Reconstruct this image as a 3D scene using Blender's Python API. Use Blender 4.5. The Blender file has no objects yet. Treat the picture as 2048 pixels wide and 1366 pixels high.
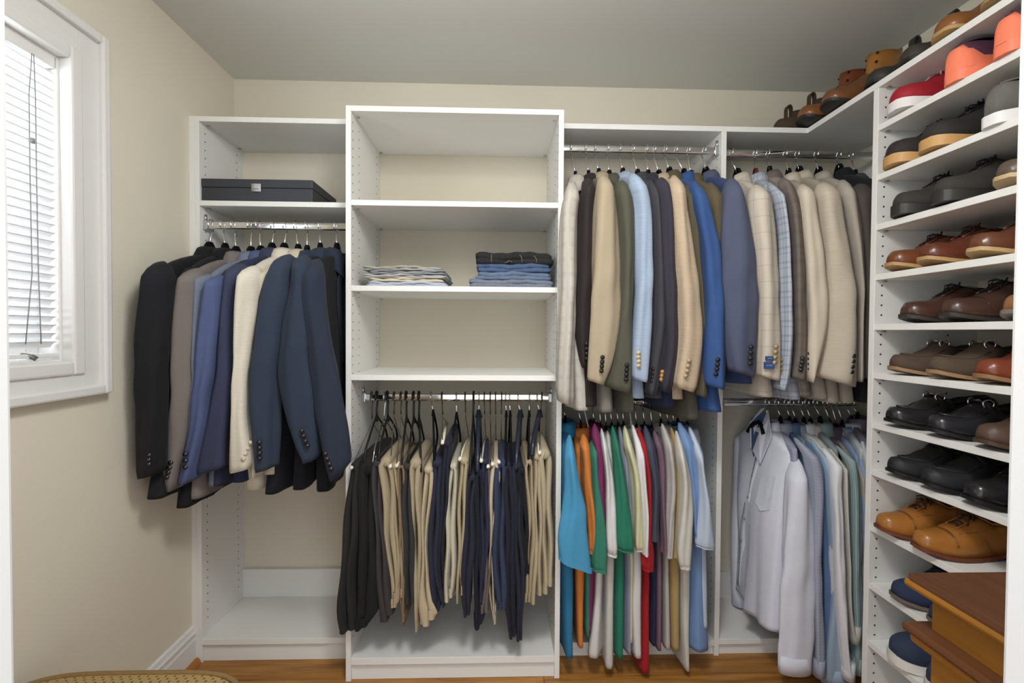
import bpy, bmesh, math, random
from mathutils import Vector, Matrix
random.seed(7)
SC = bpy.context.scene
COL = SC.collection
PI = math.pi

# ------------------------------------------------------------------ camera, world, lights, exposure
cd = bpy.data.cameras.new('camera'); cam = bpy.data.objects.new('camera', cd); COL.objects.link(cam)
R = Vector((0.99954, -0.02980, 0.00660)); U = Vector((-0.00603, 0.01939, 0.99979)); FW = R.cross(U) * -1.0
R.normalize(); FW = U.cross(R).normalized(); U = R.cross(FW).normalized()
cam.matrix_world = Matrix(((R.x, U.x, -FW.x, 0.0), (R.y, U.y, -FW.y, -2.1963), (R.z, U.z, -FW.z, 1.3089), (0, 0, 0, 1)))
cd.sensor_fit = 'HORIZONTAL'; cd.sensor_width = 36.0; cd.lens = 950.0 / 2048.0 * 36.0
cd.clip_start = 0.02
SC.camera = cam

SC.view_settings.view_transform = 'Standard'
SC.view_settings.look = 'None'
SC.view_settings.gamma = 1.0
SC.view_settings.use_curve_mapping = False
SC.view_settings.exposure = 0.08

wd = bpy.data.worlds.new('world'); SC.world = wd; wd.use_nodes = True
bg = wd.node_tree.nodes['Background']
bg.inputs[0].default_value = (0.92, 0.96, 1.0, 1); bg.inputs[1].default_value = 2.3

def area(name, loc, target, power, col, sx, sy=None):
    l = bpy.data.lights.new(name, 'AREA'); l.energy = power; l.color = col
    l.shape = 'RECTANGLE' if sy else 'DISK'; l.size = sx
    if sy: l.size_y = sy
    o = bpy.data.objects.new(name, l); COL.objects.link(o); o.location = loc
    o.rotation_euler = (Vector(target) - Vector(loc)).to_track_quat('-Z', 'Y').to_euler()
    return o
area('bedroom_lamp', (0.15, -2.75, 2.30), (0.0, -0.4, 1.2), 3.0, (1.0, 0.98, 0.93), 0.75)
pl_ = bpy.data.lights.new('closet_fill_point', 'POINT'); pl_.energy = 19.0; pl_.color = (1.0, 0.995, 0.975); pl_.shadow_soft_size = 0.14  # added fill light without a fixture, brightens ceiling and upper walls
po_ = bpy.data.objects.new('closet_fill_point', pl_); COL.objects.link(po_); po_.location = (0.1, -1.6, 2.2)
area('closet_fill_disc', (0.1, -1.62, 2.36), (0.1, -1.45, 0.0), 13.0, (1.0, 0.995, 0.975), 0.36)  # added downward fill, no real lamp part, evens out walls and lower shelves
area('window_daylight', (-1.27, -1.13, 1.64), (0.5, -0.95, 1.25), 7.0, (0.90, 0.95, 1.0), 0.5, 0.8)

# ------------------------------------------------------------------ helpers
def lin(c):
    r = []
    for v in c:
        v = v / 255.0
        r.append(v / 12.92 if v <= 0.04045 else ((v + 0.055) / 1.055) ** 2.4)
    return (r[0], r[1], r[2], 1.0)

MATS = {}
def base_mat(key, col, rough=0.6, metal=0.0, spec=0.4, bump=0.0, bscale=200.0, var=0.0, vscale=6.0, stretch=(1, 1, 1)):
    if key in MATS: return MATS[key]
    m = bpy.data.materials.new(key); m.use_nodes = True
    nt = m.node_tree; b = nt.nodes['Principled BSDF']
    b.inputs['Base Color'].default_value = lin(col); b.inputs['Roughness'].default_value = rough
    b.inputs['Metallic'].default_value = metal; b.inputs['Specular IOR Level'].default_value = spec
    tc = nt.nodes.new('ShaderNodeTexCoord'); mp = nt.nodes.new('ShaderNodeMapping')
    mp.inputs['Scale'].default_value = stretch
    nt.links.new(tc.outputs['Object'], mp.inputs[0])
    if var > 0:
        n = nt.nodes.new('ShaderNodeTexNoise'); n.inputs['Scale'].default_value = vscale; n.inputs['Detail'].default_value = 4
        nt.links.new(mp.outputs[0], n.inputs['Vector'])
        hs = nt.nodes.new('ShaderNodeHueSaturation'); hs.inputs['Color'].default_value = lin(col)
        mr = nt.nodes.new('ShaderNodeMapRange'); mr.inputs[1].default_value = 0.3; mr.inputs[2].default_value = 0.7
        mr.inputs[3].default_value = 1 - var; mr.inputs[4].default_value = 1 + var
        nt.links.new(n.outputs[0], mr.inputs[0]); nt.links.new(mr.outputs[0], hs.inputs['Value'])
        nt.links.new(hs.outputs[0], b.inputs['Base Color'])
    if bump > 0:
        n2 = nt.nodes.new('ShaderNodeTexNoise'); n2.inputs['Scale'].default_value = bscale; n2.inputs['Detail'].default_value = 3
        nt.links.new(mp.outputs[0], n2.inputs['Vector'])
        bp = nt.nodes.new('ShaderNodeBump'); bp.inputs['Strength'].default_value = bump; bp.inputs['Distance'].default_value = 0.002
        nt.links.new(n2.outputs[0], bp.inputs['Height']); nt.links.new(bp.outputs[0], b.inputs['Normal'])
    MATS[key] = m
    return m

def fabric(col, pat=None):
    g_ = .3 * col[0] + .59 * col[1] + .11 * col[2]; kd = .9 if g_ > 85 else .96
    col = tuple(int((g_ + (v - g_) * (.88 if g_ > 85 else .8)) * kd) for v in col)
    key = 'fabric_%d_%d_%d_%s' % (col[0], col[1], col[2], pat or 'plain')
    if key in MATS: return MATS[key]
    m = bpy.data.materials.new(key); m.use_nodes = True
    nt = m.node_tree; N = nt.nodes; K = nt.links; b = N['Principled BSDF']
    b.inputs['Roughness'].default_value = 0.88; b.inputs['Specular IOR Level'].default_value = 0.15
    b.inputs['Sheen Weight'].default_value = 0.03; b.inputs['Sheen Roughness'].default_value = 0.5
    uv = N.new('ShaderNodeUVMap'); uv.uv_map = 'uv'
    def noise(scale, sx, sy, detail=3):
        mp = N.new('ShaderNodeMapping'); mp.inputs['Scale'].default_value = (sx, sy, 1); K.new(uv.outputs[0], mp.inputs[0])
        n = N.new('ShaderNodeTexNoise'); n.inputs['Scale'].default_value = scale; n.inputs['Detail'].default_value = detail
        K.new(mp.outputs[0], n.inputs['Vector']); return n.outputs[0]
    def math_(op, a, bb=None, c=None):
        n = N.new('ShaderNodeMath'); n.operation = op
        for i, v in enumerate((a, bb, c)):
            if v is None: continue
            if isinstance(v, (int, float)): n.inputs[i].default_value = v
            else: K.new(v, n.inputs[i])
        return n.outputs[0]
    sep = N.new('ShaderNodeSeparateXYZ'); K.new(uv.outputs[0], sep.inputs[0])
    def line(ax, period, width, off=0.0):
        f = math_('FRACT', math_('ADD', math_('DIVIDE', sep.outputs[ax], period), off))
        return math_('LESS_THAN', f, width)
    def mix(fac, c1, c2):
        n = N.new('ShaderNodeMix'); n.data_type = 'RGBA'
        if isinstance(fac, (int, float)): n.inputs[0].default_value = fac
        else: K.new(fac, n.inputs[0])
        for i, c in ((6, c1), (7, c2)):
            if isinstance(c, tuple): n.inputs[i].default_value = c
            else: K.new(c, n.inputs[i])
        return n.outputs[2]
    base = lin(col); dark = tuple(v * 0.72 for v in base[:3]) + (1,); light = tuple(min(1, v * 1.25) for v in base[:3]) + (1,)
    c = mix(noise(30, 1, 1), tuple(v * 0.95 for v in base[:3]) + (1,), tuple(min(1, v * 1.05) for v in base[:3]) + (1,))
    hgt = noise(900, 1, 1)
    if pat == 'weave': c = mix(math_('MULTIPLY', noise(700, 1, 0.5), 0.8), dark, light)
    elif pat == 'slub':
        n1 = noise(60, 0.25, 6); c = mix(n1, tuple(v * 0.86 for v in base[:3]) + (1,), light); hgt = n1
    elif pat == 'heather': c = mix(noise(500, 1, 0.7), dark, light)
    elif pat == 'windowpane':
        g = math_('MAXIMUM', line(0, 0.045, 0.045), line(1, 0.055, 0.04)); c = mix(math_('MULTIPLY', g, 0.45), c, lin((140, 130, 122)))
    elif pat == 'glen':
        g = math_('MAXIMUM', line(0, 0.045, 0.35), line(1, 0.05, 0.3))
        fine = math_('MAXIMUM', line(0, 0.006, 0.4), line(1, 0.006, 0.4))
        c = mix(math_('ADD', math_('MULTIPLY', math_('MULTIPLY', g, fine), 0.22), math_('MULTIPLY', fine, .08)), c, lin((120, 112, 106)))
    elif pat == 'plaidblue':
        g = math_('ADD', math_('MULTIPLY', math_('MAXIMUM', line(0, 0.042, 0.18), line(0, 0.042, 0.12, 0.35)), 0.5),
                  math_('MULTIPLY', math_('MAXIMUM', line(1, 0.05, 0.16), line(1, 0.05, 0.1, 0.35)), 0.5))
        c = mix(math_('MULTIPLY', g, 0.7), c, lin((112, 124, 150)))
    elif pat == 'plaidbrown':
        g = math_('ADD', math_('MULTIPLY', line(0, 0.04, 0.3), 0.5), math_('MULTIPLY', line(1, 0.05, 0.3), 0.5))
        c = mix(math_('MULTIPLY', g, 0.5), c, lin((70, 60, 56)))
        c = mix(math_('MULTIPLY', noise(600, 1, 1), 0.3), c, lin((150, 138, 128)))
    elif pat == 'check':
        g = math_('ADD', math_('MULTIPLY', line(0, 0.012, 0.45), 0.5), math_('MULTIPLY', line(1, 0.012, 0.45), 0.5)); c = mix(math_('MULTIPLY', g, 0.45), c, dark)
    elif pat == 'stripe': c = mix(math_('MULTIPLY', line(0, 0.009, 0.45), 0.6), c, lin((90, 120, 125)))
    elif pat == 'denim':
        c = mix(noise(14, 4, 1, 5), dark, light); hgt = noise(80, 3, 0.6)
    elif pat == 'woven':
        g = math_('MULTIPLY', line(0, 0.022, 0.22), line(1, 0.022, 0.3))
        g2 = math_('MULTIPLY', line(0, 0.022, 0.22, 0.5), line(1, 0.022, 0.3, 0.5))
        c = mix(noise(260, 1, 1), dark, light); c = mix(math_('MULTIPLY', math_('MAXIMUM', g, g2), 0.8), c, lin((60, 48, 26))); hgt = noise(420, 1, 1)
    K.new(c, b.inputs['Base Color'])
    bp = N.new('ShaderNodeBump'); bp.inputs['Strength'].default_value = 0.25; bp.inputs['Distance'].default_value = 0.0015
    K.new(hgt, bp.inputs['Height']); K.new(bp.outputs[0], b.inputs['Normal'])
    MATS[key] = m
    return m

def wood(key, c1, c2, rough=0.35, axis=0, scale=1.0):
    if key in MATS: return MATS[key]
    m = bpy.data.materials.new(key); m.use_nodes = True
    nt = m.node_tree; N = nt.nodes; K = nt.links; b = N['Principled BSDF']
    b.inputs['Roughness'].default_value = rough; b.inputs['Specular IOR Level'].default_value = 0.4
    tc = N.new('ShaderNodeTexCoord'); mp = N.new('ShaderNodeMapping')
    s = [22.0 * scale] * 3; s[axis] = 1.6 * scale; mp.inputs['Scale'].default_value = s
    K.new(tc.outputs['Object'], mp.inputs[0])
    oi = N.new('ShaderNodeObjectInfo'); ad = N.new('ShaderNodeVectorMath'); ad.operation = 'ADD'
    K.new(mp.outputs[0], ad.inputs[0]); 
    ml = N.new('ShaderNodeMath'); ml.operation = 'MULTIPLY'; ml.inputs[1].default_value = 40.0; K.new(oi.outputs['Random'], ml.inputs[0]); K.new(ml.outputs[0], ad.inputs[1])
    n = N.new('ShaderNodeTexNoise'); n.inputs['Scale'].default_value = 2.3; n.inputs['Detail'].default_value = 6; n.inputs['Roughness'].default_value = 0.6
    K.new(ad.outputs[0], n.inputs['Vector'])
    cr = N.new('ShaderNodeValToRGB'); cr.color_ramp.elements[0].position = 0.3; cr.color_ramp.elements[1].position = 0.72
    cr.color_ramp.elements[0].color = lin(c1); cr.color_ramp.elements[1].color = lin(c2)
    K.new(n.outputs[0], cr.inputs[0])
    hs = N.new('ShaderNodeHueSaturation'); mr = N.new('ShaderNodeMapRange'); mr.inputs[3].default_value = 0.85; mr.inputs[4].default_value = 1.12
    K.new(oi.outputs['Random'], mr.inputs[0]); K.new(mr.outputs[0], hs.inputs['Value']); K.new(cr.outputs[0], hs.inputs['Color'])
    K.new(hs.outputs[0], b.inputs['Base Color'])
    bp = N.new('ShaderNodeBump'); bp.inputs['Strength'].default_value = 0.08; K.new(n.outputs[0], bp.inputs['Height']); K.new(bp.outputs[0], b.inputs['Normal'])
    MATS[key] = m
    return m

def tag(o, label=None, cat=None, group=None, kind=None):
    if label: o['label'] = label
    if cat: o['category'] = cat
    if group: o['group'] = group
    if kind: o['kind'] = kind
    return o
def empty(name, loc=(0, 0, 0), rz=0.0):
    o = bpy.data.objects.new(name, None); COL.objects.link(o); o.location = loc; o.rotation_euler = (0, 0, rz)
    o.empty_display_size = 0.05
    return o
class MB:
    """collects geometry and links it as ONE mesh object"""
    def __init__(s): s.v = []; s.f = []; s.uv = {}; s.sm = []
    def add(s, vs, fs, smooth=True, uvs=None):
        o = len(s.v); s.v += [tuple(p) for p in vs]
        for f in fs: s.f.append(tuple(i + o for i in f)); s.sm.append(smooth)
        if uvs:
            for i, q in enumerate(uvs): s.uv[o + i] = q
        return s
    def box(s, x0, x1, y0, y1, z0, z1, bev=0.0):
        if bev <= 0:
            vs = [(x0,y0,z0),(x1,y0,z0),(x1,y1,z0),(x0,y1,z0),(x0,y0,z1),(x1,y0,z1),(x1,y1,z1),(x0,y1,z1)]
            fs = [(0,3,2,1),(4,5,6,7),(0,1,5,4),(1,2,6,5),(2,3,7,6),(3,0,4,7)]
            return s.add(vs, fs, False)
        bm = bmesh.new()
        bmesh.ops.create_cube(bm, size=1.0)
        for v in bm.verts:
            v.co = Vector((x0 + (v.co.x + .5) * (x1 - x0), y0 + (v.co.y + .5) * (y1 - y0), z0 + (v.co.z + .5) * (z1 - z0)))
        bmesh.ops.bevel(bm, geom=list(bm.edges), offset=bev, segments=2, affect='EDGES', profile=0.5)
        bm.verts.index_update()
        s.add([v.co[:] for v in bm.verts], [tuple(v.index for v in f.verts) for f in bm.faces], False); bm.free()
        return s
    def tube(s, pts, r, n=8, caps=True, ry=None):
        pts = [Vector(p) for p in pts]; rings = []
        up = None
        for i, p in enumerate(pts):
            t = (pts[min(i + 1, len(pts) - 1)] - pts[max(i - 1, 0)]).normalized()
            if up is None: up = Vector((0, 0, 1)) if abs(t.z) < 0.9 else Vector((0, 1, 0))
            a = t.cross(up)
            if a.length < 1e-5: a = t.cross(Vector((1, 0, 0)))
            a.normalize(); b2 = a.cross(t).normalized(); up = b2
            rr = r[i] if isinstance(r, (list, tuple)) else r
            r2 = rr if ry is None else ry
            rings.append([p + a * (rr * math.cos(2 * PI * k / n)) + b2 * (r2 * math.sin(2 * PI * k / n)) for k in range(n)])
        vs = [q for rg in rings for q in rg]; fs = []
        for i in range(len(rings) - 1):
            for k in range(n):
                fs.append((i * n + k, i * n + (k + 1) % n, (i + 1) * n + (k + 1) % n, (i + 1) * n + k))
        if caps:
            fs.append(tuple(range(n))[::-1]); fs.append(tuple((len(rings) - 1) * n + k for k in range(n)))
        return s.add(vs, fs)
    def disc(s, c, nrm, r, h=0.002, n=12):
        c = Vector(c); nrm = Vector(nrm).normalized(); 
        return s.tube([c - nrm * h * .5, c + nrm * h * .5], r, n)
    def prism(s, poly, axis, a0, a1):
        n = len(poly); vs = []
        for a in (a0, a1):
            for (p, q) in poly:
                vs.append((a, p, q) if axis == 0 else (p, a, q) if axis == 1 else (p, q, a))
        fs = [tuple(range(n)), tuple(range(n, 2 * n))[::-1]] + [(i, (i + 1) % n, n + (i + 1) % n, n + i)[::-1] for i in range(n)]
        return s.add(vs, fs, False)
    def build(s, name, mat, parent=None, fixn=True):
        me = bpy.data.meshes.new(name); me.from_pydata(s.v, [], s.f)
        if s.uv:
            l = me.uv_layers.new(name='uv')
            for lp in me.loops: l.data[lp.index].uv = s.uv.get(lp.vertex_index, (0, 0))
        me.polygons.foreach_set('use_smooth', s.sm)
        me.materials.append(mat)
        if fixn:
            bm = bmesh.new(); bm.from_mesh(me); bmesh.ops.recalc_face_normals(bm, faces=bm.faces); bm.to_mesh(me); bm.free()
        me.update()
        o = bpy.data.objects.new(name, me); COL.objects.link(o)
        if parent:
            o.parent = parent
        return o
def struct(name, mb, mat, parent=None):
    o = mb.build(name, mat, parent)
    if not parent: o['kind'] = 'structure'
    return o

# ------------------------------------------------------------------ materials
M_WALL = base_mat('cream_wall_paint', (219, 212, 195), 0.85, bump=0.05, bscale=120, var=0.015, vscale=3)
M_CEIL = base_mat('ceiling_paint', (208, 208, 202), 0.9, bump=0.05, bscale=150)
M_TRIM = base_mat('white_trim_paint', (220, 219, 217), 0.35)
M_DOORTRIM = base_mat('trim_paint_dimmed', (196, 195, 193), 0.4)  # same white trim paint, colour darkened to offset strong light at the doorway
M_LAM = base_mat('white_laminate', (226, 225, 221), 0.5, bump=0.06, bscale=400, stretch=(1, 1, 0.15))
M_BACK = base_mat('cream_back_panel', (198, 190, 171), 0.6)
M_HOLE = base_mat('hole_dark', (60, 58, 54), 0.9)
M_CHROME = base_mat('chrome', (225, 226, 228), 0.08, 1.0)
M_STEEL = base_mat('steel_wire', (190, 190, 192), 0.22, 1.0)
M_DKWIRE = base_mat('dark_wire', (86, 80, 72), 0.35, 0.9)
M_BLACKPL = base_mat('black_plastic', (22, 22, 24), 0.4)
M_VELVET = base_mat('black_velvet', (20, 20, 23), 0.95, spec=0.1)
M_NAVYWOOD = base_mat('navy_lacquer', (34, 38, 52), 0.3)
M_WHITEPL = base_mat('white_plastic', (225, 225, 222), 0.4)
M_CARD = base_mat('pale_tube', (226, 220, 205), 0.7)
M_FLOOR = wood('oak_floor', (134, 86, 36), (190, 134, 66), 0.28, 0)
M_OAK = wood('oak_molding', (150, 92, 40), (186, 120, 58), 0.35, 1)
M_CHEST = wood('chest_wood_lit', (128, 84, 30), (158, 106, 40), 0.35, 1, 0.6)  # golden tone paints the warm light on the chest's sides into the wood
M_CHESTTOP = wood('chest_top_wood', (76, 44, 26), (104, 64, 38), 0.4, 1, 0.7)
M_GLASS = bpy.data.materials.new('window_glass'); M_GLASS.use_nodes = True
_b = M_GLASS.node_tree.nodes['Principled BSDF']; _b.inputs['Transmission Weight'].default_value = 1.0
_b.inputs['Roughness'].default_value = 0.0; _b.inputs['IOR'].default_value = 1.05
M_SLAT = bpy.data.materials.new('blind_slat_white'); M_SLAT.use_nodes = True
_n = M_SLAT.node_tree; _d = _n.nodes.new('ShaderNodeBsdfDiffuse'); _t = _n.nodes.new('ShaderNodeBsdfTranslucent'); _x = _n.nodes.new('ShaderNodeMixShader')
_d.inputs[0].default_value = (.84, .85, .86, 1); _t.inputs[0].default_value = (.84, .86, .88, 1); _x.inputs[0].default_value = .05
_n.links.new(_d.outputs[0], _x.inputs[1]); _n.links.new(_t.outputs[0], _x.inputs[2]); _n.links.new(_x.outputs[0], _n.nodes['Material Output'].inputs[0])

# ------------------------------------------------------------------ room
XL, XR, YF, CE = -1.193, 1.585, -1.80, 2.44
WY0, WY1, WZ0, WZ1 = -1.42, -0.845, 1.215, 2.055       # window opening in the left wall
w = MB()
w.box(XL - .12, XL, WY1, .12, 0, CE); w.box(XL - .12, XL, YF, WY0, 0, CE)
w.box(XL - .12, XL, WY0, WY1, 0, WZ0); w.box(XL - .12, XL, WY0, WY1, WZ1, CE)
struct('wall_left', w, M_WALL)
struct('wall_right', MB().box(XR, XR + .12, YF, .12, 0, CE), M_WALL)
struct('wall_back', MB().box(XL, XR, 0, .12, 0, CE), M_WALL)
DX0, DX1 = -0.411, 0.461
w = MB(); w.box(XL - .12, DX0 - .019, YF - .12, YF, 0, CE); w.box(DX1 + .019, XR + .12, YF - .12, YF, 0, CE)
struct('wall_front', w, M_WALL)
struct('ceiling', MB().box(XL - .12, XR + .12, YF - .12, .12, CE, CE + .1), M_CEIL)
fl = struct('floor', MB().box(XL - .12, XR + .12, -2.2, .12, -.06, -.012), M_FLOOR)
pk = [None, None, None]
y = .0; r = 0
PW = 0.083
while y > -2.1:
    cuts = [XL - .02, XL - .02 + random.uniform(.5, 1.9)]
    while cuts[-1] < XR: cuts.append(cuts[-1] + random.uniform(.9, 1.6))
    for a, b in zip(cuts[:-1], cuts[1:]):
        b = min(b, XR + .02)
        if b - a < .02: continue
        MB().box(a + .0006, b - .0006, y - PW + .0006, y - .0006, -.012, random.uniform(-.0006, 0), .0012).build('plank', M_FLOOR, fl)
    y -= PW
# door casing at the doorway the camera stands in
for nm, x0, x1, sx in (('trim_1', DX0 - .09, DX0, -1), ('trim_2', DX1, DX1 + .09, 1)):
    x0, x1 = (x0, x1 - .021) if sx < 0 else (x0 + .021, x1)
    m = MB(); m.box(x0, x1, YF, YF + .012, 0, CE, .003); m.box(x0, x1, YF - .134, YF - .12, 0, CE, .003)
    e = DX0 if sx < 0 else DX1
    m.box(min(e, e + sx * .02), max(e, e + sx * .02), YF - .14, YF + .018, 0, CE, .004)
    struct(nm, m, M_DOORTRIM)
# baseboard on the left wall with oak shoe molding
bp = [(XL, 0), (XL + .016, 0), (XL + .016, .098), (XL + .013, .102), (XL + .013, .118), (XL + .018, .124), (XL + .012, .132), (XL + .009, .145), (XL, .149)]
struct('baseboard_left', MB().prism(bp, 1, YF, -.3165), M_TRIM)
q = [(XL + .016, 0)] + [(XL + .016 + .019 * math.cos(a), .024 * math.sin(a)) for a in [i * PI / 12 for i in range(7)]]
struct('trim_3', MB().prism(q, 1, YF, -.318), M_OAK)

# ------------------------------------------------------------------ window with mini blind
win = empty('window_1', (XL, 0, 0)); win['kind'] = 'structure'
def frame_ring(mb, y0, y1, z0, z1, wd_, x0, x1, bev=.002):
    mb.box(x0, x1, y0 - wd_, y0, z0 - wd_, z1 + wd_, bev); mb.box(x0, x1, y1, y1 + wd_, z0 - wd_, z1 + wd_, bev)
    mb.box(x0, x1, y0, y1, z0 - wd_, z0, bev); mb.box(x0, x1, y0, y1, z1, z1 + wd_, bev)
m = MB(); frame_ring(m, WY0 - .028, WY1 + .028, WZ0 - .028, WZ1 + .028, .07, 0, .018); m.build('casing', M_TRIM, win)
m = MB(); frame_ring(m, WY0 - .09, WY1 + .09, WZ0 - .068, WZ1 + .09, .028, 0, .034, .006); m.build('back_band', M_TRIM, win)
m = MB(); frame_ring(m, WY0 + .006, WY1 - .006, WZ0 + .006, WZ1 - .006, .038, -.012, .026, .006); m.build('inner_bead', M_TRIM, win)
m = MB(); frame_ring(m, WY0 + .012, WY1 - .012, WZ0 + .012, WZ1 - .012, .014, -.11, -.008, .002); m.build('jamb', M_TRIM, win)
m = MB(); frame_ring(m, WY0 + .045, WY1 - .045, WZ0 + .05, WZ1 - .045, .034, -.1, -.065, .004)
m.box(-.095, -.07, -1.16, -1.12, WZ0 + .02, WZ1 - .02, .003); m.build('sash', M_TRIM, win)
MB().box(-.086, -.082, WY0 + .03, WY1 - .03, WZ0 + .03, WZ1 - .03).build('pane', M_GLASS, win)
bl = empty('mini_blind', (XL, 0, 0)); tag(bl, 'white slatted mini blind filling the window, its slats tilted open', 'blind')
MB().box(-.036, -.008, WY0 + .016, WY1 - .016, WZ1 - .042, WZ1 - .008, .003).build('headrail', M_TRIM, bl)
sl0 = None; z = WZ1 - .062; k = 0
while z > WZ0 + .04:
    if sl0 is None:
        m = MB(); pr = [(-.0125, -.0016), (-.006, .0004), (0, .001), (.006, .0004), (.0125, -.0016)]
        vs = [(x, yy, zz) for yy in (WY0 + .018, WY1 - .018) for (x, zz) in pr] + [(x, yy, zz - .0007) for yy in (WY0 + .018, WY1 - .018) for (x, zz) in pr]
        fs = []
        for i in range(4): fs += [(i, i + 1, 6 + i, 5 + i), (10 + i, 15 + i, 16 + i, 11 + i)]
        fs += [(0, 5, 15, 10), (4, 14, 19, 9)]
        sl0 = m.add(vs, fs).build('slat', M_SLAT, bl); o = sl0
    else:
        o = sl0.copy(); o.parent = bl; COL.objects.link(o)
    o.location = (-.02, 0, z); o.rotation_euler = (0, math.radians(-40), 0)
    z -= .0226
MB().box(-.03, -.01, WY0 + .018, WY1 - .018, WZ0 + .018, WZ0 + .03, .003).build('bottom_rail', M_TRIM, bl)
M_CORD = base_mat('blind_cord', (140, 142, 145), 0.7)
for yy, b2 in ((-.93, .0), (-.925, .012)):
    MB().tube([(-.004, yy, WZ1 - .04), (-.001, yy - .012 + b2, WZ1 - .15), (.001, yy - .014 + b2, 1.7), (.001, yy - .012 + b2, 1.45), (0, yy - .03 + b2 * 3, 1.27)], .0013, 6).build('cord', M_CORD, bl)
MB().disc((.001, -.938, 1.79), (0, 0, 1), .006, .012, 8).build('cord_stop', M_CORD, bl)
MB().tube([(-.018, -.955, WZ0 + .03), (-.012, -.93, WZ0 + .022), (-.006, -.925, WZ0 + .016)], [.004, .007, .006], 8).build('crank_handle', base_mat('crank_metal', (120, 120, 122), .4, .6), bl)

# ------------------------------------------------------------------ cabinets
HT, TH = 2.134, .02
def holes(parent, xface, sx, ys, z0, z1):
    m = MB()
    for yy in ys:
        z = z0
        while z < z1:
            m.disc((xface, yy, z), (1, 0, 0), .0026, .0012, 8); z += .032
    o = m.build('shelf_pin_hole', M_HOLE, parent); o['kind'] = 'stuff'
def pins(parent, pts):
    for p in pts: MB().tube([p, (p[0], p[1], p[2])], .003) if False else MB().box(p[0]-.006, p[0]+.006, p[1]-.004, p[1]+.004, p[2]-.006, p[2], .001).build('shelf_pin', M_STEEL, parent)
def rod(parent, x0, x1, z, yy=-.285, left=True, right=True):
    pts = [(x0, yy, z), (x1, yy, z)]
    n = 20; prof = []
    for k in range(n):
        a = 2 * PI * k / n; c, s = math.cos(a), math.sin(a)
        prof.append((yy + .0065 * (abs(c) ** .8) * (1 if c > 0 else -1), z + .015 * (abs(s) ** .8) * (1 if s > 0 else -1)))
    rd = MB(); nn_ = len(prof)
    rd.add([(x, p, q) for x in (x0, x1) for (p, q) in prof], [(i, (i + 1) % nn_, nn_ + (i + 1) % nn_, nn_ + i) for i in range(nn_)])
    ro = rd.build('hanging_rod', M_CHROME, parent)
    for ok, x, s in ((left, x0, 1), (right, x1, -1)):
        if ok:
            m = MB(); m.box(min(x, x + s * .016), max(x, x + s * .016), yy - .012, yy + .012, z - .02, z + .018, .003)
            m.tube([(x + s * .004, yy, z + .015), (x + s * .004, yy, z + .04)], .006, 8)
            m.build('rod_bracket', M_STEEL, ro)
def panel(parent, x0, x1, y0, y1, z0, z1, name='side_panel', mat=None):
    return MB().box(x0, x1, y0, y1, z0, z1, .0012).build(name, mat or M_LAM, parent)
DU, DT = -.3162, -.4294
T0, T1 = -.5603, .2408
# left hanging unit
u = empty('closet_unit', (0, 0, 0)); tag(u, 'white hanging unit against the left wall, with one shelf and a chrome rod', 'closet unit')
panel(u, XL, XL + .019, DU - .001, DU + .3, .0, HT, 'filler_strip')
panel(u, XL + .019, XL + .038, DU, 0, 0, HT)
LI = XL + .038
panel(u, LI, T0, DU, -.001, HT - TH, HT, 'top_shelf')
panel(u, LI, T0, DU, -.003, 1.791, 1.811, 'shelf')
panel(u, LI, T0, DU, -.003, .070, .094, 'bottom_shelf')
panel(u, LI, T0, DU + .012, DU + .03, .0, .07, 'toe_kick')
panel(u, LI, T0, -.02, -.001, .094, .222, 'back_rail')
holes(u, LI + .0002, 1, (DU + .037, DU + .037 + .226), .16, 2.1)
rod(u, LI, T0, 1.723)
pins(u, [(LI + .012, DU + .04, HT - TH), (LI + .012, DU + .04, 1.791), (LI + .012, -.05, HT - TH)])
# central tower
u = empty('closet_tower', (0, 0, 0)); tag(u, 'tall white shelf tower in the middle, deeper than its neighbours, with open shelves', 'closet unit')
panel(u, T0, T0 + .0195, DT, 0, 0, HT); panel(u, T1 - .0195, T1, DT, 0, 0, HT)
TI0, TI1 = T0 + .0195, T1 - .0195
panel(u, TI0, TI1, DT, -.001, HT - TH, HT, 'top_shelf')
for z1 in (1.792, 1.478, 1.148): panel(u, TI0, TI1, DT + .002, -.006, z1 - TH, z1, 'shelf')
panel(u, TI0, TI1, DT, -.001, .062, .088, 'bottom_shelf')
panel(u, TI0, TI1, DT + .012, DT + .03, .0, .062, 'toe_kick')
panel(u, TI0, TI1, -.005, -.0005, .062, HT - TH, 'back_panel', M_BACK)
for xf in (TI0 + .0002, TI1 - .0002): holes(u, xf, 1, (DT + .02, DT + .1, DT + .37), .16, 2.1)
rod(u, TI0, TI1, 1.047)
ps = []
for zz in (HT - TH, 1.772, 1.458, 1.128):
    for xx in (TI0 + .012, TI1 - .012):
        for yy in (DT + .05, -.03): ps.append((xx, yy, zz))
pins(u, ps)
# right hanging unit
PX = .886
u = empty('closet_unit', (0, 0, 0)); tag(u, 'white double hanging unit right of the tower, jackets above polo shirts', 'closet unit')
panel(u, PX, PX + .0205, DU, 0, 0, HT - TH, 'partition')
panel(u, T1, PX, DU, -.003, .040, .062, 'bottom_shelf'); panel(u, T1, PX, DU + .012, DU + .03, 0, .04, 'toe_kick')
panel(u, T1, PX, -.02, -.001, .062, .19, 'back_rail'); panel(u, T1, PX, -.02, -.001, .98, 1.06, 'back_rail')
rod(u, T1, PX, 2.048, left=False); rod(u, T1, PX, 1.03)
holes(u, PX - .0002, 1, (DU + .037, DU + .263), .16, 2.1)
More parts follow.
